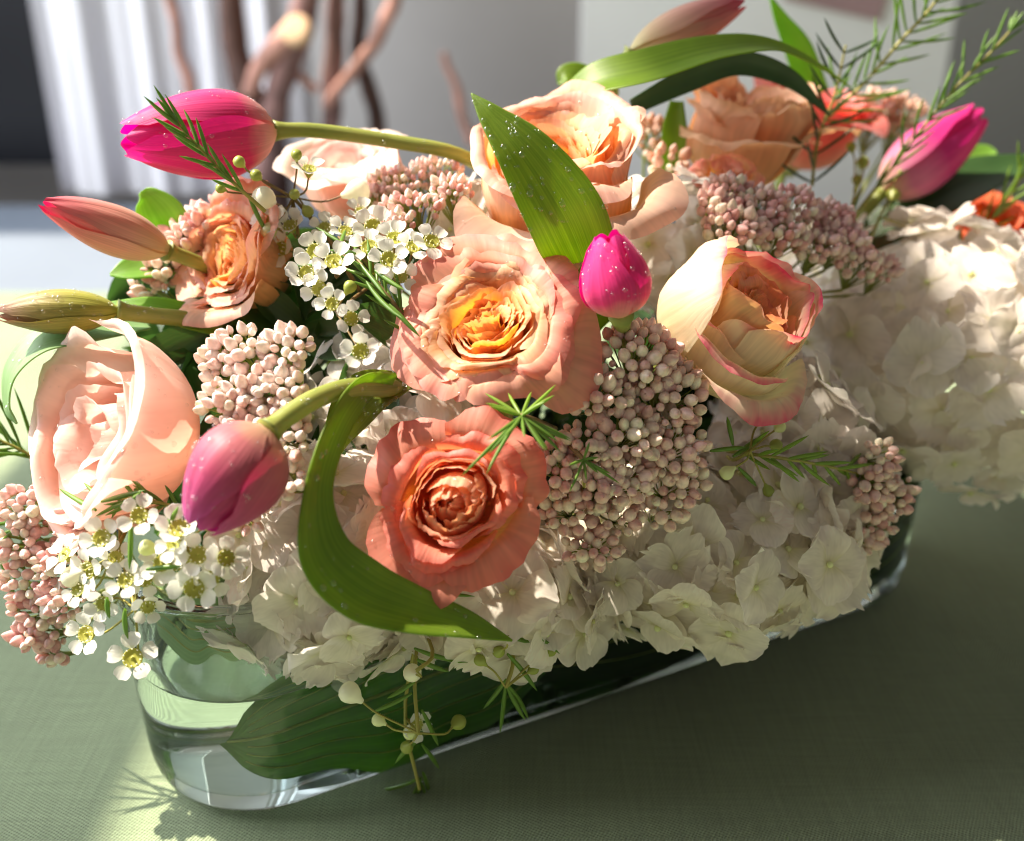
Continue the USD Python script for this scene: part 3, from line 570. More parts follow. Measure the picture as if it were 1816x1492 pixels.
strip('tulip_leaf', 'broad green tulip leaf standing upright in front of the top peach rose', [K(1080, 570, .42, 60, V(-.2, .3, .9)), K(1040, 470, .392, 116, V(-.3, .3, .9)), K(1000, 380, .380, 138, V(-.3, .35, .9)), K(935, 280, .380, 104, V(-.35, .35, .85)), K(872, 208, .386, 46, V(-.4, .4, .8)), K(836, 166, .392, 3, V(-.4, .4, .8))], 'tulip_leaf', fold=.22, drops=70, seed=2)
strip('tulip_leaf', 'wide green tulip leaf arching over the tan rose at the top', [K(985, 190, .50, 40, V(-.2, .5, .8)), K(1050, 150, .49, 92, V(-.15, .6, .8)), K(1150, 128, .485, 118, V(-.05, .7, .7)), K(1260, 96, .49, 104, V(.1, .8, .6)), K(1360, 84, .505, 62, V(.45, .75, .45)), K(1440, 112, .52, 34, V(.6, .6, .4)), K(1512, 158, .535, 3, V(.6, .6, .4))], 'tulip_leaf', fold=.25, seed=3)
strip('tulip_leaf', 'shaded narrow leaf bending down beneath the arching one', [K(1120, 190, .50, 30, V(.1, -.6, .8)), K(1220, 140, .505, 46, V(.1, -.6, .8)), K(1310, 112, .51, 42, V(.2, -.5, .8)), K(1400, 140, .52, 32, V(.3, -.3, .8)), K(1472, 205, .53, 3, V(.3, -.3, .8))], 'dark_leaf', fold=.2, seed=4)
strip('tulip_leaf', 'slender leaf tip standing up behind the arching leaf', [K(1445, 170, .60, 50, V(-.2, .2, .9)), K(1415, 90, .60, 50, V(-.2, .2, .9)), K(1385, 35, .60, 26, V(-.2, .2, .9)), K(1365, -8, .60, 3, V(-.2, .2, .9))], 'bright_leaf', seed=5)
strip('tulip_leaf', 'rounded light green leaf behind the slim left tulip bud', [K(330, 480, .46, 40, V(-.2, .3, .9)), K(310, 430, .458, 86, V(-.2, .3, .9)), K(285, 385, .455, 92, V(-.2, .4, .9)), K(262, 352, .455, 50, V(-.2, .4, .9)), K(248, 342, .455, 6, V(-.2, .4, .9))], 'bright_leaf', seed=6)
strip('tulip_leaf', 'light green leaf hanging below the slim left tulip bud', [K(330, 470, .45, 50, V(-.1, .5, .8)), K(270, 475, .445, 62, V(-.1, .5, .8)), K(225, 482, .44, 50, V(-.1, .5, .8)), K(195, 488, .437, 6, V(-.1, .5, .8))], 'bright_leaf', seed=7)
strip('tulip_leaf', 'pale green leaf drooping at the left edge behind the blush rose', [K(260, 575, .42, 40, V(0, .7, .7)), K(160, 590, .405, 88, V(-.1, .75, .65)), K(75, 610, .395, 104, V(-.35, .6, .6)), K(25, 660, .388, 84, V(-.6, .4, .6)), K(15, 720, .384, 40, V(-.7, .2, .6)), K(30, 752, .382, 4, V(-.7, .1, .6))], 'pale_leaf', fold=.15, seed=8, drops=14)
strip('tulip_leaf', 'bright green leaf lying along the stalk of the green bud', [K(190, 540, .415, 10, V(0, .7, .7)), K(270, 545, .418, 46, V(0, .7, .7)), K(350, 570, .42, 66, V(0, .7, .7)), K(440, 590, .425, 50, V(0, .7, .7)), K(520, 600, .43, 20, V(0, .7, .7))], 'bright_leaf', fold=.2, seed=9)
strip('tulip_leaf', 'broad dark green leaf under the magenta tulip', [K(1500, 452, .56, 60, V(0, .75, .65)), K(1570, 412, .56, 100, V(.05, .8, .6)), K(1660, 355, .565, 120, V(.05, .8, .6)), K(1750, 310, .575, 100, V(.1, .8, .6)), K(1840, 285, .585, 40, V(.1, .8, .6))], 'dark_leaf', fold=.2, seed=10)
strip('tulip_leaf', 'light green leaf end showing behind the magenta tulip', [K(1660, 330, .60, 40, V(0, .5, .8)), K(1710, 295, .60, 66, V(0, .5, .8)), K(1750, 275, .605, 44, V(0, .5, .8)), K(1768, 270, .605, 5, V(0, .5, .8))], 'bright_leaf', seed=11)
strip('tulip_leaf', 'rounded dark leaf end left of the arching leaf', [K(1080, 190, .54, 60, V(-.2, .4, .9)), K(1035, 150, .54, 66, V(-.2, .4, .9)), K(1005, 135, .54, 46, V(-.2, .4, .9)), K(990, 150, .54, 6, V(-.2, .4, .9))], 'tulip_leaf', seed=12)
strip('tulip_leaf', 'olive leaf fold behind the nodding mauve tulip stalk', [K(590, 820, .372, 8, V(.4, .1, .9)), K(606, 760, .37, 60, V(.4, .1, .9)), K(650, 700, .372, 84, V(.2, .3, .9)), K(720, 676, .385, 40, V(.1, .5, .8))], 'tulip_leaf_olive', fold=.2, seed=13, drops=90)
strip('tulip_leaf', 'narrow green leaf beneath the tan rose beside the top peach rose', [K(1190, 330, .53, 30, V(0, .2, .9)), K(1195, 240, .53, 44, V(0, .2, .9)), K(1200, 180, .535, 24, V(0, .2, .9))], 'tulip_leaf', seed=14)

# ------------------------------------------------------------------ hydrangeas
def hpetal(r, nu=13, nv=11, seed=0, serr=0.0, cup=.2):
    """A broad round petal from the origin along +x, upper side +z."""
    u = np.linspace(-1, 1, nu)[:, None]; s = np.linspace(0, 1, nv)[None]
    prof = np.sin(np.clip(s * .80 + .04, 0, 1) * PI) ** .62 * .62
    x = r * (s * (1 - .16 * u ** 2 * s)) ; y = r * prof * u
    ed = serr * r * (meshkit.noise(st3(u * 8 + seed, s * 0, s * 0), seed) - .5) * s ** 6
    x = x + ed
    nz = meshkit.noise(st3(u * 1.6 + seed * 1.7, s * 2.2, s * 0 + seed), 5) * 2 - 1
    nz2 = meshkit.noise(st3(u * 3.6 + seed * 1.7, s * 4.2, s * 0 + seed), 9) * 2 - 1
    z = r * (cup * u ** 2 * s + .12 * s - .20 * s ** 2.5 * (.2 + (seed * .37) % 1.0) + .11 * nz * s + .022 * nz2 * s)
    return np.stack([x, y, z], -1).reshape(-1, 3), grid(nu, nv), np.stack([np.broadcast_to(u * .5 + .5, x.shape), np.broadcast_to(s, x.shape)], -1).reshape(-1, 2)
HP = [hpetal(1.0, seed=k * 3 + 1, serr=(.35 if k % 3 == 0 else .08), cup=.02 + .06 * (k % 4)) for k in range(20)]
EYE_BUD = trimesh.creation.icosphere(1)
def hydrangea(label, c, R, axis, n=70, pr=.0125, m='hydrangea_white', seed=0, squash=(1, 1, 1), min_dot=-.25, cull=None):
    r_ = np.random.default_rng(seed)
    t_ = Thing('hydrangea', label, 'hydrangea', c, 'white hydrangea heads'); axis = np.asarray(axis)
    rot0 = frame(axis)
    made = 0
    for layer, (rad, cnt) in enumerate(((1.0, n), (.80, n // 2))):
        for i in range(cnt):
            zz_ = 1 - (i + .5) / cnt * (1 - min_dot)
            ph = i * 2.39996 + layer; rr = math.sqrt(max(0, 1 - zz_ * zz_))
            d = rot0 @ np.array([rr * math.cos(ph), rr * math.sin(ph), zz_]) + r_.normal(0, .10, 3); d /= np.linalg.norm(d)
            pos = np.asarray(c) + R * rad * r_.uniform(.86, 1.08) * d * np.asarray(squash)
            nrm = d + r_.normal(0, .22, 3); nrm /= np.linalg.norm(nrm)
            rot = frame(nrm, r_.uniform(0, 2 * PI)); size = pr * r_.uniform(.8, 1.2)
            if cull is not None and cull(pos): continue
            fl = t_.sub('floret')
            for k in range(4):
                b = HP[r_.integers(len(HP))]; a = k * PI / 2 + r_.normal(0, .13); el = r_.normal(.06, .16)
                ca, sa = math.cos(a), math.sin(a); ce, se = math.cos(el), math.sin(el)
                M = np.array([[ca, -sa, 0], [sa, ca, 0], [0, 0, 1]]) @ np.array([[ce, 0, -se], [0, 1, 0], [se, 0, ce]])
                v = (b[0] * size * r_.uniform(.88, 1.12) + [size * .04, 0, (k % 2) * size * .03]) @ M.T @ rot.T + pos
                part(fl, 'petal', (v, b[1]), m, b[2])
            part(fl, 'eye', place((EYE_BUD.vertices, EYE_BUD.faces), rot, pos + nrm * size * .07, size * .085), 'wax_bud')
            made += 1
    st = np.array([VC[0] + (c[0] - VC[0]) * .6, VC[1] + (c[1] - VC[1]) * .3, .03])
    part(t_, 'stem', tube(spline([np.asarray(c) + axis * R * .3, (np.asarray(c) + st) / 2 + [0, 0, .01], st], 10), .003, 8), 'stem_green')
    return t_
def HC(px, py, R, back=.9): 
    """Centre of a head of radius R whose front lies on the mound at this direction."""
    p = S(px, py); d = ray(px, py); d /= np.linalg.norm(d); return p + d * R * back
h1 = HC(1670, 635, .068, .75)
hydrangea('big white hydrangea head filling the right side, its top in sunlight', h1, .068, V(.05, .35, .9), n=80, pr=.0170, seed=1, squash=(1.12, 1, .98))
h2 = HC(1230, 955, .054, .66)
hydrangea('creamy white hydrangea head low at the front centre', h2, .054, V(0, .1, 1), n=76, pr=.0148, m='hydrangea_cream', seed=2, squash=(1.25, 1, .66), min_dot=-.35)
h3 = HC(580, 990, .040, .90)
hydrangea('white hydrangea head hanging over the left end of the vase', h3, .042, V(-.1, .0, 1), n=50, pr=.0138, seed=3, squash=(1.05, 1, 1.1), min_dot=-.35)
h4 = HC(1405, 885, .042, .85)
hydrangea('creamy hydrangea head between the rice flowers and the vase rim', h4, .037, V(.1, .1, 1), n=38, pr=.0155, m='hydrangea_cream', seed=4, squash=(.92, 1, .85))
h5 = HC(1205, 440, .034, 2.2)
hydrangea('small white hydrangea patch between the top rose and the cream bud', h5, .032, V(0, .3, .95), n=28, pr=.0150, seed=5)
h6 = HC(870, 425, .030, 2.2)
hydrangea('pinkish white hydrangea patch tucked below the top peach rose', h6, .024, V(0, .3, .95), n=22, pr=.0125, seed=6)
h7 = HC(880, 1045, .034, 1.0)
hydrangea('white hydrangea florets below the coral rose beside the leaf tip', h7, .036, V(0, -.1, 1), n=40, pr=.0142, m='hydrangea_cream', seed=7, squash=(1.3, 1, .7))
h8 = HC(690, 740, .034, 1.9)
h9 = HC(1400, 770, .030, 1.3)
hydrangea('small white hydrangea patch below the cream bud', h9, .030, V(.1, .1, 1), n=30, pr=.0150, seed=19)
hydrangea('white hydrangea head at the back right behind the rice flowers', np.array([.185, .655, .115]), .062, V(0, .6, .5), n=40, pr=.018, seed=12, min_dot=-.5)
hydrangea('shaded white hydrangea florets between the central and the coral rose', h8, .036, V(-.2, .2, 1), n=30, pr=.0142, seed=8)

# ------------------------------------------------------------------ rice flower sprays
def egg(sides=9, rings=8):
    s = np.linspace(0, 1, rings)
    r = np.sin(PI * s ** .85) ** .8 * .42; r[0] = .12; r[-1] = .02
    v, f = lathe(np.stack([r, s], 1), sides)
    return v, f, np.stack([np.tile(np.arange(sides) / sides, rings), np.repeat(s, sides)], 1)
EGG = egg()
def rice(label, blobs, m, axis, dy=0.0, bud=.0052, seed=0, spacing=1.02, depth=.55, roots=None, cap=300):
    """blobs: (px, py, rx, ry[, dy]) of its little domes; axis: the way they look."""
    r_ = np.random.default_rng(seed)
    c0 = np.mean([S(b[0], b[1], dy) for b in blobs], 0)
    root = c0 - np.asarray(axis) * .065 if roots is None else roots
    t_ = Thing('rice_flower', label, 'rice flower', root, 'rice flower sprays')
    stalks, cnt, mids = [], 0, []
    rot = frame(axis, up=VU)
    for b in blobs:
        px, py, rx, ry = b[:4]; c = S(px, py, dy + (b[4] if len(b) > 4 else 0)); k = ppm(c)
        a, bb = rx / k, ry / k; h = depth * min(a, bb) + .001
        pts = []
        tries = 0
        while tries < 900:
            tries += 1
            q = r_.uniform(-1, 1, 2)
            rho = math.hypot(*q)
            if rho > 1: continue
            p3 = np.array([q[0] * a, q[1] * bb, h * math.sqrt(max(0, 1 - rho ** 2)) + r_.normal(0, .0007)])
            if all(np.sum((p3 - o) ** 2) > (bud * .80 * spacing) ** 2 for o in pts): pts.append(p3)
        node = c - np.asarray(axis) * (h + .016); mids.append(node)
        for p3 in pts:
            if cnt >= cap: break
            d = np.array([p3[0] / max(a, .004) * .55, p3[1] / max(bb, .004) * .55, 1.0]) + r_.normal(0, .16, 3); d /= np.linalg.norm(d)
            w = c + rot @ p3; dw = rot @ d; size = bud * r_.choice([.62, .8, .92, 1.0, 1.08, 1.2]) * r_.uniform(.92, 1.08)
            v = EGG[0] * [size, size * r_.uniform(.88, 1.05), size * r_.uniform(1.12, 1.5)] @ frame(dw, r_.uniform(0, 6)).T + w - dw * size * .6
            part(t_, 'bud', (v, EGG[1]), m, EGG[2]); cnt += 1
            stalks.append(tube(spline([w - dw * size * .55, w - dw * .007, node], 5), .00035, 4, cap=False))
    for nd in mids: stalks.append(tube(spline([nd, (nd + root) / 2 + [0, 0, .002], root], 6), .0008, 5, cap=False))
    part(t_, 'stalks', join(stalks), 'stem_green', kind='stuff')
    return t_
rice('large creamy pink rice flower spray beside the central rose', [(1130, 640, 74, 70), (1060, 700, 58, 46), (1180, 700, 66, 66), (1195, 790, 58, 62), (1110, 770, 62, 56), (1190, 860, 62, 40), (1110, 850, 50, 40), (1170, 910, 40, 26)], 'rice_bud', V(.05, .3, .95), dy=-.010, bud=.0057, seed=1, spacing=.84)
rice('lower rice flower spray right of the coral rose', [(1040, 790, 50, 44), (985, 830, 46, 48, .004), (1060, 860, 54, 44), (1010, 905, 50, 40, .004), (1090, 915, 46, 34), (1050, 970, 50, 36, .002)], 'rice_bud', V(-.05, .22, .97), dy=-.006, bud=.0055, seed=21, spacing=.84)
rice('pale rice flower spray above the nodding mauve tulip', [(430, 625, 56, 44), (510, 620, 46, 40), (460, 690, 66, 42), (410, 715, 54, 44), (500, 705, 48, 46), (440, 760, 60, 30), (520, 770, 28, 50), (515, 850, 28, 40), (388, 640, 30, 36)], 'rice_bud_white', V(-.05, .3, .95), dy=-.008, bud=.0052, seed=2, spacing=.86)
rice('pink rice flower spray hanging down at the lower left corner', [(40, 900, 44, 36), (95, 940, 56, 38), (30, 965, 44, 36), (110, 1000, 54, 40), (50, 1030, 50, 36), (120, 1060, 50, 36), (60, 1085, 46, 30), (90, 1125, 38, 26), (50, 1130, 26, 20), (95, 1160, 26, 18), (140, 920, 40, 30)], 'rice_bud_pink', V(-.2, .15, .95), dy=-.005, bud=.0050, seed=3, spacing=.88)
rice('fine pink rice flower spray left of the top peach rose', [(700, 325, 56, 34), (770, 310, 54, 32), (665, 355, 44, 26), (730, 370, 58, 26), (800, 340, 36, 30), (690, 400, 46, 20), (645, 420, 36, 18)], 'rice_bud_pink', V(-.1, .65, .75), dy=.0, bud=.0036, seed=4)
rice('pink rice flower spray above the cream bud', [(1290, 345, 44, 34), (1340, 370, 56, 40), (1400, 370, 52, 42), (1300, 405, 54, 34), (1380, 420, 50, 34), (1470, 390, 44, 32), (1490, 430, 50, 36), (1450, 440, 44, 26), (1520, 470, 44, 26), (1560, 480, 30, 24), (1265, 370, 26, 36)], 'rice_bud_pink', V(.05, .45, .9), dy=.002, bud=.0050, seed=5, spacing=.86)
rice('shaded rust pink rice flower spray between the top rose and the tan rose', [(1165, 250, 42, 34), (1185, 290, 34, 30), (1150, 230, 30, 20)], 'rice_bud_rust', V(0, .4, .9), dy=.035, bud=.0056, seed=6)
rice('dusky pink rice flower spray left of the apricot rose', [(350, 400, 40, 36), (318, 430, 42, 36), (292, 475, 44, 38), (272, 512, 38, 26), (375, 380, 32, 28), (330, 480, 36, 36)], 'rice_bud_pink', V(-.5, .4, .8), dy=.03, bud=.0052, seed=7)
rice('blurred dark pink rice flower spray at the upper right behind the magenta tulip', [(1560, 185, 44, 26), (1600, 195, 40, 28), (1550, 220, 40, 28), (1590, 230, 34, 24)], 'rice_bud_rust', V(.1, .7, .7), dy=.11, bud=.0052, seed=8)
rice('shaded rice flower spray between the two hydrangeas at the right', [(1560, 815, 34, 34), (1545, 860, 36, 36), (1575, 890, 38, 34), (1550, 930, 38, 32), (1530, 965, 28, 18), (1600, 870, 22, 26)], 'rice_bud', V(.1, .1, 1), dy=-.026, bud=.0052, seed=9, spacing=.9)
rice('few pink rice flower buds below the mauve tulip', [(440, 920, 30, 22), (455, 900, 22, 18)], 'rice_bud_pink', V(0, .2, 1), dy=-.008, bud=.0046, seed=10)

# ------------------------------------------------------------------ waxflowers and needles
def wpetal(nu=9, nv=8):
    u = np.linspace(-1, 1, nu)[:, None]; s = np.linspace(0, 1, nv)[None]
    w = np.sqrt(np.clip(1 - ((s - .56) / .56) ** 2, 0, 1)) * .46
    w[:, 0] = .10; w[:, -1] = .03
    x = .36 + s * .64 * (1 - .06 * u ** 2); y = w * u * .78; z = .10 + .30 * (s * .5) + .18 * (u ** 2) * w + .05 * np.sin(s * PI)
    return st3(x + 0 * u, y, z + 0 * u).reshape(-1, 3), grid(nu, nv), np.stack([np.broadcast_to(u * .5 + .5, y.shape), np.broadcast_to(s, y.shape)], -1).reshape(-1, 2)
WP = wpetal()
CUP = lathe([(0, -.46), (.10, -.45), (.22, -.25), (.34, -.02), (.40, .10), (.37, .13), (.30, .08), (.15, .05), (.05, .06), (.05, .22), (.02, .25), (0, .25)], 14)
STAM = join([place(lathe([(.012, 0), (.012, .14), (.035, .16), (.03, .20), (0, .21)], 5), np.eye(3), (0.33 * math.cos(a), .33 * math.sin(a), .10)) for a in np.arange(10) * PI / 5])
NEEDLE = None
def needle(p, d, L, r, bend, seed):
    n = 7; s = np.linspace(0, 1, n)
    side = np.cross(d, bend); nn = np.linalg.norm(side)
    c = np.asarray(p) + np.outer(s * L, d) + np.outer(s ** 2 * L * .18, bend)
    rr = r * np.clip(np.sin(PI * np.clip(s * .9 + .08, 0, 1)) ** .5, .12, 1); rr[-1] = r * .1
    return tube(c, rr, 5, cap=False)
def wax_flower(t_, pos, nrm, size, r_, closed=0.0):
    fl = t_.sub('flower'); rot = frame(nrm, r_.uniform(0, 6)); 
    for k in range(5):
        a = k * 2 * PI / 5 + r_.normal(0, .07); el = closed + r_.normal(0.0, .10)
        ca, sa, ce, se = math.cos(a), math.sin(a), math.cos(el), math.sin(el)
        b = WP[0] - [.36, 0, .1]
        b = b @ np.array([[ce, 0, -se], [0, 1, 0], [se, 0, ce]]).T + [.36, 0, .1]
        b = b @ np.array([[ca, -sa, 0], [sa, ca, 0], [0, 0, 1]]).T
        part(fl, 'petal', (b * size * r_.uniform(.94, 1.05) @ rot.T + pos, WP[1]), 'wax_petal', WP[2])
    part(fl, 'cup', place(CUP, rot, pos, size), 'wax_cup')
    part(fl, 'stamens', place(STAM, rot, pos, size), 'wax_bud_white', kind='stuff')
WB = lathe([(0, 0), (.12, .04), (.18, .22), (.36, .42), (.47, .66), (.49, .86), (.40, 1.08), (.24, 1.19), (.08, 1.22), (0, 1.22)], 14)
def waxspray(label, root, flowers, buds, needles=(), hub=None, seed=0, dy=0.0, size=.0082, side=0.0, brown=False):
    """flowers: (px, py, facing[, dy]); buds: (px, py, look, px size); needles: (px, py, px2, py2). hub: where the stalks meet (px, py, dy)."""
    r_ = np.random.default_rng(seed)
    rp = S(*root); t_ = Thing('waxflower', label, 'waxflower', rp, 'white waxflower sprays')
    hubs = [S(h[0], h[1], dy + h[2]) for h in (hub or [(root[0], root[1], 0)])]
    st = [tube(spline([rp, (rp + h) / 2 + r_.normal(0, .003, 3), h], 8), .0008, 6) for h in hubs]
    def near(p): return min(hubs, key=lambda h: np.linalg.norm(h - p))
    for f in flowers:
        p = S(f[0], f[1], dy + (f[3] if len(f) > 3 else 0)); n = V(*f[2]); sz = size * r_.uniform(.80, 1.14)
        wax_flower(t_, p, n, sz, r_, closed=max(-.1, r_.normal(.10, .2)))
        h = near(p); st.append(tube(spline([p - n * sz * .42, p - n * sz * 1.1 + (h - p) * .15, h], 8), .00045, 5))
    for b in buds:
        p = S(b[0], b[1], dy + (b[4] if len(b) > 4 else 0)); sz = b[3] / ppm(p); h = near(p)
        d = p - h; d = d / (np.linalg.norm(d) + 1e-9) + np.array([0, 0, .1]) + r_.normal(0, .15, 3); d /= np.linalg.norm(d)
        part(t_, 'bud', place(WB, frame(d), p - d * sz * .7, sz), b[2])
        st.append(tube(spline([p - d * sz * .65, p - d * sz * 1.6, h], 7), .00042, 5))
    part(t_, 'stem', join(st), 'sprig_stem_brown' if brown else 'sprig_stem')
    for n in needles:
        p, q = S(n[0], n[1], dy), S(n[2], n[3], dy + (n[4] if len(n) > 4 else 0)); d = q - p; L = np.linalg.norm(d)
        vf = needle(p, d / L, L, .0010, r_.normal(0, .5, 3), 0); part(t_, 'needle', vf, 'needle_green')
    return t_
F = (0, .35, .9)
waxspray('cluster of white waxflowers over the apricot rose at the upper left', (640, 520, .03),
    [(548, 302, (.2, .7, .7)), (515, 402, (-.1, .5, .85)), (576, 405, (.05, .4, .9)), (640, 378, (.2, .6, .75)), (560, 448, (-.2, .2, 1), .004), (592, 466, (.1, .5, .85)), (545, 486, (-.2, .2, 1)), (690, 462, (.1, .3, .95)), (732, 440, (.2, .5, .8)), (590, 540, (-.1, .1, 1)), (640, 624, (.05, .1, 1)), (700, 425, (.1, .6, .8), .004), (765, 430, (.3, .4, .8)), (655, 440, (0, .4, .9), .004), (482, 396, (-.4, .4, .8), .004), (500, 442, (-.5, .1, .8), .006), (612, 412, (.3, .6, .7), .004), (662, 405, (.2, .3, .9), .006), (622, 566, (.4, .1, .9), .006), (568, 512, (-.3, -.1, .9), .006), (710, 490, (.3, -.1, .9), .006)],
    [(425, 288, 'wax_bud_green', 22), (455, 312, 'wax_bud_green', 22), (526, 276, 'wax_bud_green', 20), (392, 335, 'wax_bud_green', 18), (545, 374, 'wax_bud_green', 22), (522, 345, 'wax_bud_green', 20), (470, 352, 'wax_bud_white', 42), (632, 340, 'wax_bud_white', 44), (478, 408, 'wax_bud', 30), (620, 510, 'wax_bud_green', 24)],
    [(440, 345, 470, 420), (612, 410, 600, 450), (665, 480, 715, 520), (640, 470, 690, 530), (650, 500, 700, 580), (560, 470, 512, 470), (690, 540, 740, 590), (630, 450, 590, 440)],
    hub=[(520, 350, .008), (620, 450, .012), (700, 500, .014), (600, 560, .012)], seed=1, dy=-.016, brown=True)
waxspray('cluster of white waxflowers hanging below the blush rose at the lower left', (240, 890, .03),
    [(182, 955, (-.05, .3, .95)), (118, 985, (-.5, .5, .7)), (224, 1030, (0, .35, .9)), (140, 1046, (-.3, .2, .9)), (255, 1028, (.5, .3, .8), .006), (248, 915, (.1, .2, .95)), (318, 940, (.1, .6, .7)), (352, 985, (.1, .2, .95)), (400, 990, (.5, .2, .8)), (345, 1042, (.1, -.1, 1)), (155, 1125, (-.2, .2, 1)), (236, 1168, (.15, .35, .9)), (185, 1070, (-.1, -.1, 1), .004), (310, 965, (-.3, .3, .9)), (290, 1000, (.0, .5, .9), .005), (205, 990, (.3, .6, .7), .006), (160, 1010, (-.5, -.1, .8), .005), (95, 1055, (-.6, .1, .8), .006), (262, 1075, (.4, -.3, .8), .008), (375, 1025, (.4, -.2, .9), .004), (330, 1000, (-.2, -.3, .9), .008)],
    [(130, 1022, 'wax_bud_white', 40), (262, 972, 'wax_bud', 30), (370, 935, 'wax_bud_green', 18)],
    [(232, 930, 234, 1000), (190, 1060, 188, 1095), (222, 1080, 216, 1130), (260, 1010, 320, 1000), (280, 950, 330, 900), (200, 900, 270, 880), (180, 890, 260, 868), (170, 905, 120, 880)],
    hub=[(200, 985, .008), (240, 1080, .006), (320, 970, .008)], seed=2, dy=-.022, size=.0082)
waxspray('waxflower sprig with round buds hanging in front of the dark vase side', (745, 1100, .01),
    [(738, 1285, (.6, -.1, .8), .004)],
    [(622, 1230, 'wax_bud_white', 40), (732, 1194, 'wax_bud_white', 34), (672, 1278, 'wax_bud', 24), (728, 1300, 'wax_bud', 26), (812, 1282, 'wax_bud_green', 28), (722, 1325, 'wax_bud_green', 24)],
    [(735, 1150, 830, 1190), (740, 1170, 795, 1195), (730, 1230, 665, 1270), (748, 1260, 780, 1320), (742, 1380, 690, 1412), (742, 1390, 720, 1452), (746, 1380, 730, 1440), (748, 1390, 768, 1458), (750, 1370, 768, 1412), (745, 1310, 690, 1350), (748, 1320, 790, 1375), (735, 1210, 690, 1240)],
    hub=[(738, 1190, -.01), (742, 1300, -.012), (744, 1400, -.014)], seed=3, dy=-.008, size=.0085)
waxspray('small waxflower sprig with green buds hanging right of the leaf tip', (905, 1100, .01), [],
    [(852, 1172, 'wax_bud_green', 22), (885, 1155, 'wax_bud_green', 24), (945, 1188, 'wax_bud_green', 20), (975, 1155, 'wax_bud_green', 22)],
    [(900, 1160, 955, 1215), (898, 1205, 862, 1258), (898, 1215, 920, 1268), (900, 1215, 945, 1265), (896, 1215, 890, 1290), (905, 1130, 975, 1150), (930, 1110, 985, 1150)],
    hub=[(902, 1130, -.006), (897, 1220, -.006)], seed=4, dy=-.008)
waxspray('tiny budding waxflower sprig lying on the hydrangea right of the large rice flower', (1290, 810, .02),
    [(1352, 742, (.3, .6, .7))], [(1382, 758, 'wax_bud', 22), (1375, 790, 'wax_bud_green', 24), (1362, 870, 'wax_bud_green', 22), (1290, 838, 'wax_bud', 26)],
    [(1300, 790, 1290, 735), (1260, 800, 1330, 790), (1310, 830, 1350, 870), (1300, 810, 1360, 770)], hub=[(1330, 800, -.004)], seed=5, dy=-.012, size=.006)
waxspray('blurred green waxflower buds on thin stalks at the right behind the rice flower', (1510, 440, .02), [],
    [(1585, 345, 'wax_bud_green', 26), (1600, 300, 'wax_bud_green', 22), (1530, 290, 'wax_bud_green', 24), (1520, 320, 'wax_bud_green', 20), (1655, 410, 'wax_bud_white', 26), (1690, 435, 'wax_bud_green', 20), (1510, 262, 'wax_bud_green', 18)],
    [(1560, 390, 1600, 370), (1510, 380, 1525, 340)], hub=[(1560, 385, .0), (1515, 350, .0)], seed=6, dy=.01)

def needlespray(label, stem, sets, m='needle_green', r=.0008, seed=0, brown=False, stem_r=.0009):
    """stem: world points. sets: list of (fraction along, angle round the stem, length, spread)."""
    r_ = np.random.default_rng(seed)
    c = spline(stem, 40); t_ = Thing('needle_sprig', label, 'foliage', c[0], 'needle leaved sprigs')
    part(t_, 'stem', tube(c, np.linspace(stem_r, stem_r * .5, 40), 6), 'sprig_stem_brown' if brown else 'sprig_stem')
    tg = np.gradient(c, axis=0); tg /= np.linalg.norm(tg, axis=1, keepdims=True)
    for fr_, an, L, spread in sets:
        i = int(np.clip(fr_ * 39, 0, 39)); rot = frame(tg[i], 0, up=VT)
        side = rot @ np.array([math.cos(an), math.sin(an), 0]); d = tg[i] * math.cos(spread) + side * math.sin(spread)
        d = d + r_.normal(0, .07, 3); d /= np.linalg.norm(d)
        part(t_, 'needle', needle(c[i], d, L * r_.uniform(.85, 1.12), r, tg[i] * .8 + r_.normal(0, .3, 3), 0), m)
    return t_
def pairs(f0, f1, n, L, spread, seed=0):
    r_ = np.random.default_rng(seed); out = []
    for k, f in enumerate(np.linspace(f0, f1, n)):
        for s in (0, PI): out.append((f, s + (k % 2) * .9 + r_.normal(0, .3), L, spread + r_.normal(0, .12)))
    return out
def tuft(f, n, L, s0, s1, seed=0):
    r_ = np.random.default_rng(seed)
    return [(f, k * 2.4, L * r_.uniform(.8, 1.1), r_.uniform(s0, s1)) for k in range(n)]
# the little green fan in front of the central rose
o = S(925, 738, -.03)
t_ = Thing('needle_sprig', 'bright green fan of needles at the lower right of the central rose', 'foliage', o, 'needle leaved sprigs')
part(t_, 'stem', tube(spline([S(985, 760, .02), S(950, 745, -.015), o], 10), .001, 6), 'sprig_stem_brown')
for qx, qy, dd in ((865, 700, .006), (870, 712, .0), (872, 722, -.004), (985, 690, .004), (978, 702, 0), (960, 712, -.004), (845, 815, -.008), (852, 812, -.004), (866, 812, -.01), (875, 800, -.006), (880, 770, -.012), (905, 768, -.014), (930, 772, -.012), (965, 795, -.008), (975, 800, -.004), (1000, 800, .0), (1010, 790, .004), (1015, 780, .006), (985, 780, -.004), (900, 700, .008), (940, 698, .008)):
    q = S(qx, qy, -.03 + dd); d = q - o; L = np.linalg.norm(d)
    part(t_, 'needle', needle(o, d / L, L * 1.08, .00072, rng.normal(0, .4, 3), 0), 'needle_bright' if qy < 730 else 'needle_green')
o2 = S(1035, 815, -.02)
t_ = Thing('needle_sprig', 'small dark needle tuft on the large rice flower spray', 'foliage', o2, 'needle leaved sprigs')
part(t_, 'stem', tube(spline([S(1000, 780, .0), o2], 5), .0009, 6), 'sprig_stem_brown')
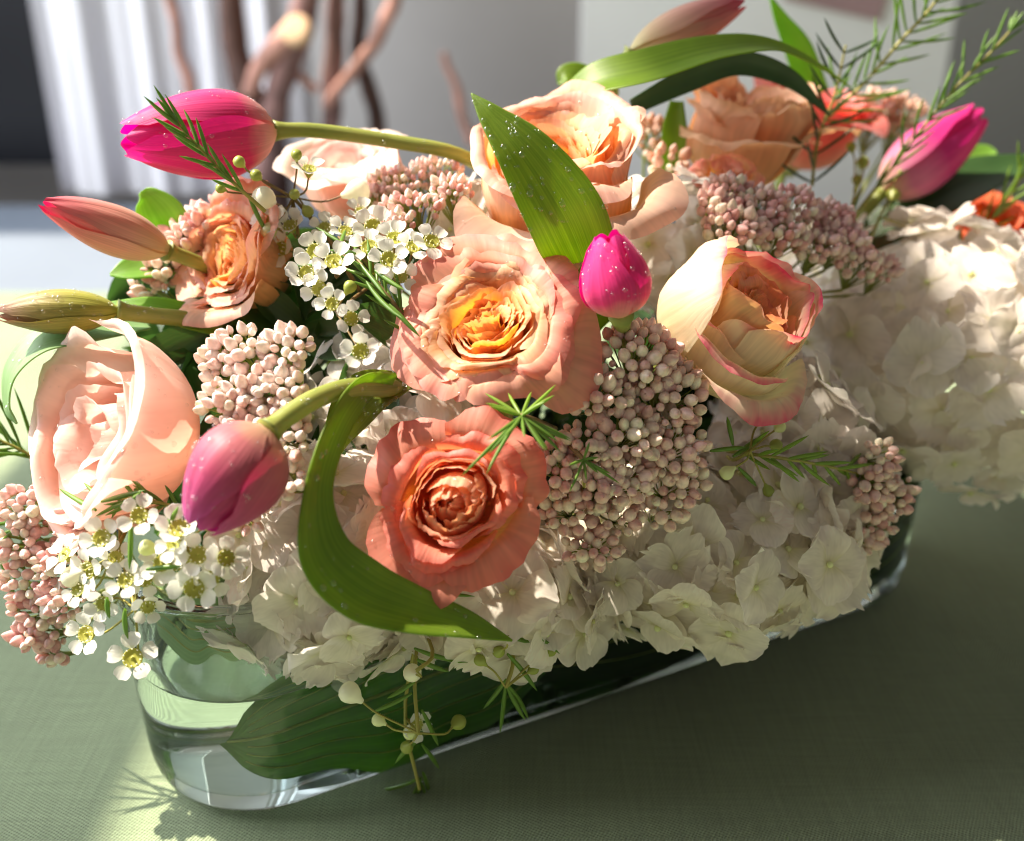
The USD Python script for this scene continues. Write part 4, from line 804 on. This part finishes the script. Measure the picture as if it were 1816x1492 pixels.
for qx, qy in ((1015, 870), (1060, 810), (1048, 780), (1085, 845), (1095, 855), (1062, 840), (1010, 825), (1040, 850)):
    q = S(qx, qy, -.022); d = q - o2; L = np.linalg.norm(d); part(t_, 'needle', needle(o2, d / L, L, .0006, rng.normal(0, .4, 3), 0), 'needle_green')
needlespray('yellow green needle sprig lying on the white hydrangea', [S(1290, 800, .01), S(1350, 808, -.016), S(1420, 818, -.022), S(1480, 830, -.022), S(1530, 842, -.02)], pairs(.15, .95, 10, .015, .5, 1) + tuft(.98, 4, .012, .2, .5, 2), 'needle_bright', seed=1, r=.0009)
needlespray('tall green needle sprig rising at the upper right corner', [P(1460, 215, .55), P(1530, 150, .55), P(1600, 70, .552), P(1650, 15, .555), P(1690, -40, .56)], pairs(.02, .98, 17, .026, .85, 3), 'needle_green', seed=2, stem_r=.0012)
needlespray('thin needle sprig crossing in front of the magenta tulip', [P(1500, 400, .54), P(1580, 300, .535), P(1650, 210, .535), P(1700, 150, .54), P(1760, 90, .545), P(1800, 45, .55)], pairs(.15, .8, 12, .018, .55, 5) + tuft(.97, 6, .010, .2, .7, 6), 'needle_green', seed=3)
needlespray('green needle sprig at the right edge in front of the flame rose', [S(1690, 470, .01), S(1740, 410, .0), S(1790, 350, .0), S(1830, 280, .0)], pairs(.1, .95, 8, .020, .5, 7), 'needle_bright', seed=4)
needlespray('green needle sprig sticking out in front of the hot pink tulip', [P(470, 375, .405), P(415, 325, .40), P(365, 275, .398), P(310, 215, .396)], pairs(.25, .95, 8, .013, .35, 9) + tuft(.97, 3, .010, .1, .4, 10), 'needle_green', seed=5)
needlespray('dark needle sprig behind the waxflowers under the blush rose', [S(330, 905, .0), S(270, 890, -.012), S(220, 885, -.014), S(175, 890, -.012)], pairs(.1, .95, 9, .012, .7, 11), 'needle_green', seed=6)
needlespray('needle sprig fanning out at the left edge below the pale leaf', [S(90, 830, .02), P(20, 790, .40), P(-40, 770, .40)], pairs(.2, .95, 10, .032, .7, 13), 'needle_green', seed=7)
needlespray('needle sprig pointing down at the lower left edge', [S(60, 900, .02), P(10, 960, .375), P(-30, 1020, .37)], pairs(.2, .95, 7, .028, .8, 15), 'needle_green', seed=8)
needlespray('shadowed needle sprig between the coral rose and the hydrangea', [S(690, 1000, .01), S(735, 1030, -.004), S(770, 1060, -.008)], pairs(.1, .9, 7, .014, .8, 17), 'needle_green', seed=9)
needlespray('needle sprig crossing the tan and the salmon roses', [P(1440, 330, .53), P(1450, 250, .53), P(1480, 170, .535), P(1500, 80, .54)], pairs(.05, .95, 10, .022, 1.0, 19), 'dark_leaf', seed=10)
needlespray('brown stemmed needle sprig beside the central rose under the waxflowers', [S(745, 610, .01), S(700, 540, -.004), S(650, 480, -.008), S(600, 420, -.008)], pairs(.1, .9, 10, .014, .5, 21), 'needle_green', seed=11, brown=True)

# ------------------------------------------------------------------ dark greenery inside the bouquet
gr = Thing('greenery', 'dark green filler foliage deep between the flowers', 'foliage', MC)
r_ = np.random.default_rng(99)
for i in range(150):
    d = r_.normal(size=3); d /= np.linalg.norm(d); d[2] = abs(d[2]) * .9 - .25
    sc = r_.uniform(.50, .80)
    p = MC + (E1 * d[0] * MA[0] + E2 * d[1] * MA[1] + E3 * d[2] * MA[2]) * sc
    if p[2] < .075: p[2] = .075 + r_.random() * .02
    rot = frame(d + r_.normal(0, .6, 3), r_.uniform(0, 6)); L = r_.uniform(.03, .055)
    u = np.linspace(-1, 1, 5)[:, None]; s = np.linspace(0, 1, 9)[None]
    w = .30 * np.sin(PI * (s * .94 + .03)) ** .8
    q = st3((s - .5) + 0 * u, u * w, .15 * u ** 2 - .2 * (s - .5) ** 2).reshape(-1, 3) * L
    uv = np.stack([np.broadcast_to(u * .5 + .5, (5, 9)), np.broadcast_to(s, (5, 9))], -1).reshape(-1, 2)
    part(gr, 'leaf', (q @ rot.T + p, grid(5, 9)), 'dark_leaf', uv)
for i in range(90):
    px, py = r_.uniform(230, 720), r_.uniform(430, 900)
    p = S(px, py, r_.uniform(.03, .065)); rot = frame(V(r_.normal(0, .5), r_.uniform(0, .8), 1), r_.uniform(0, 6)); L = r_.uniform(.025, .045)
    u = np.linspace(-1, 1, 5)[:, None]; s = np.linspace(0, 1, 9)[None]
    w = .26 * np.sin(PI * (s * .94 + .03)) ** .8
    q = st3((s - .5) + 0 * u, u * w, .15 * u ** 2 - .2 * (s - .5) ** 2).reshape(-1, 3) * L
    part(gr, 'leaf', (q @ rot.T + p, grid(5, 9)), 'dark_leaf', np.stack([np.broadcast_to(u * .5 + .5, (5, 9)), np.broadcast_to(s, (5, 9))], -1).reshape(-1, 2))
bs = Thing('stem_bundle', 'dense bundle of cut green stems standing in the vase', 'stems', VC)
for i in range(46):
    a, b = r_.uniform(-.14, .17), r_.uniform(-.034, .036)
    p0 = VC + E1 * a + E2 * b + [0, 0, .013]; p1 = VC + E1 * (a * .95 + r_.normal(0, .02)) + E2 * (b * .6 + r_.normal(0, .008)) + [0, 0, .13]
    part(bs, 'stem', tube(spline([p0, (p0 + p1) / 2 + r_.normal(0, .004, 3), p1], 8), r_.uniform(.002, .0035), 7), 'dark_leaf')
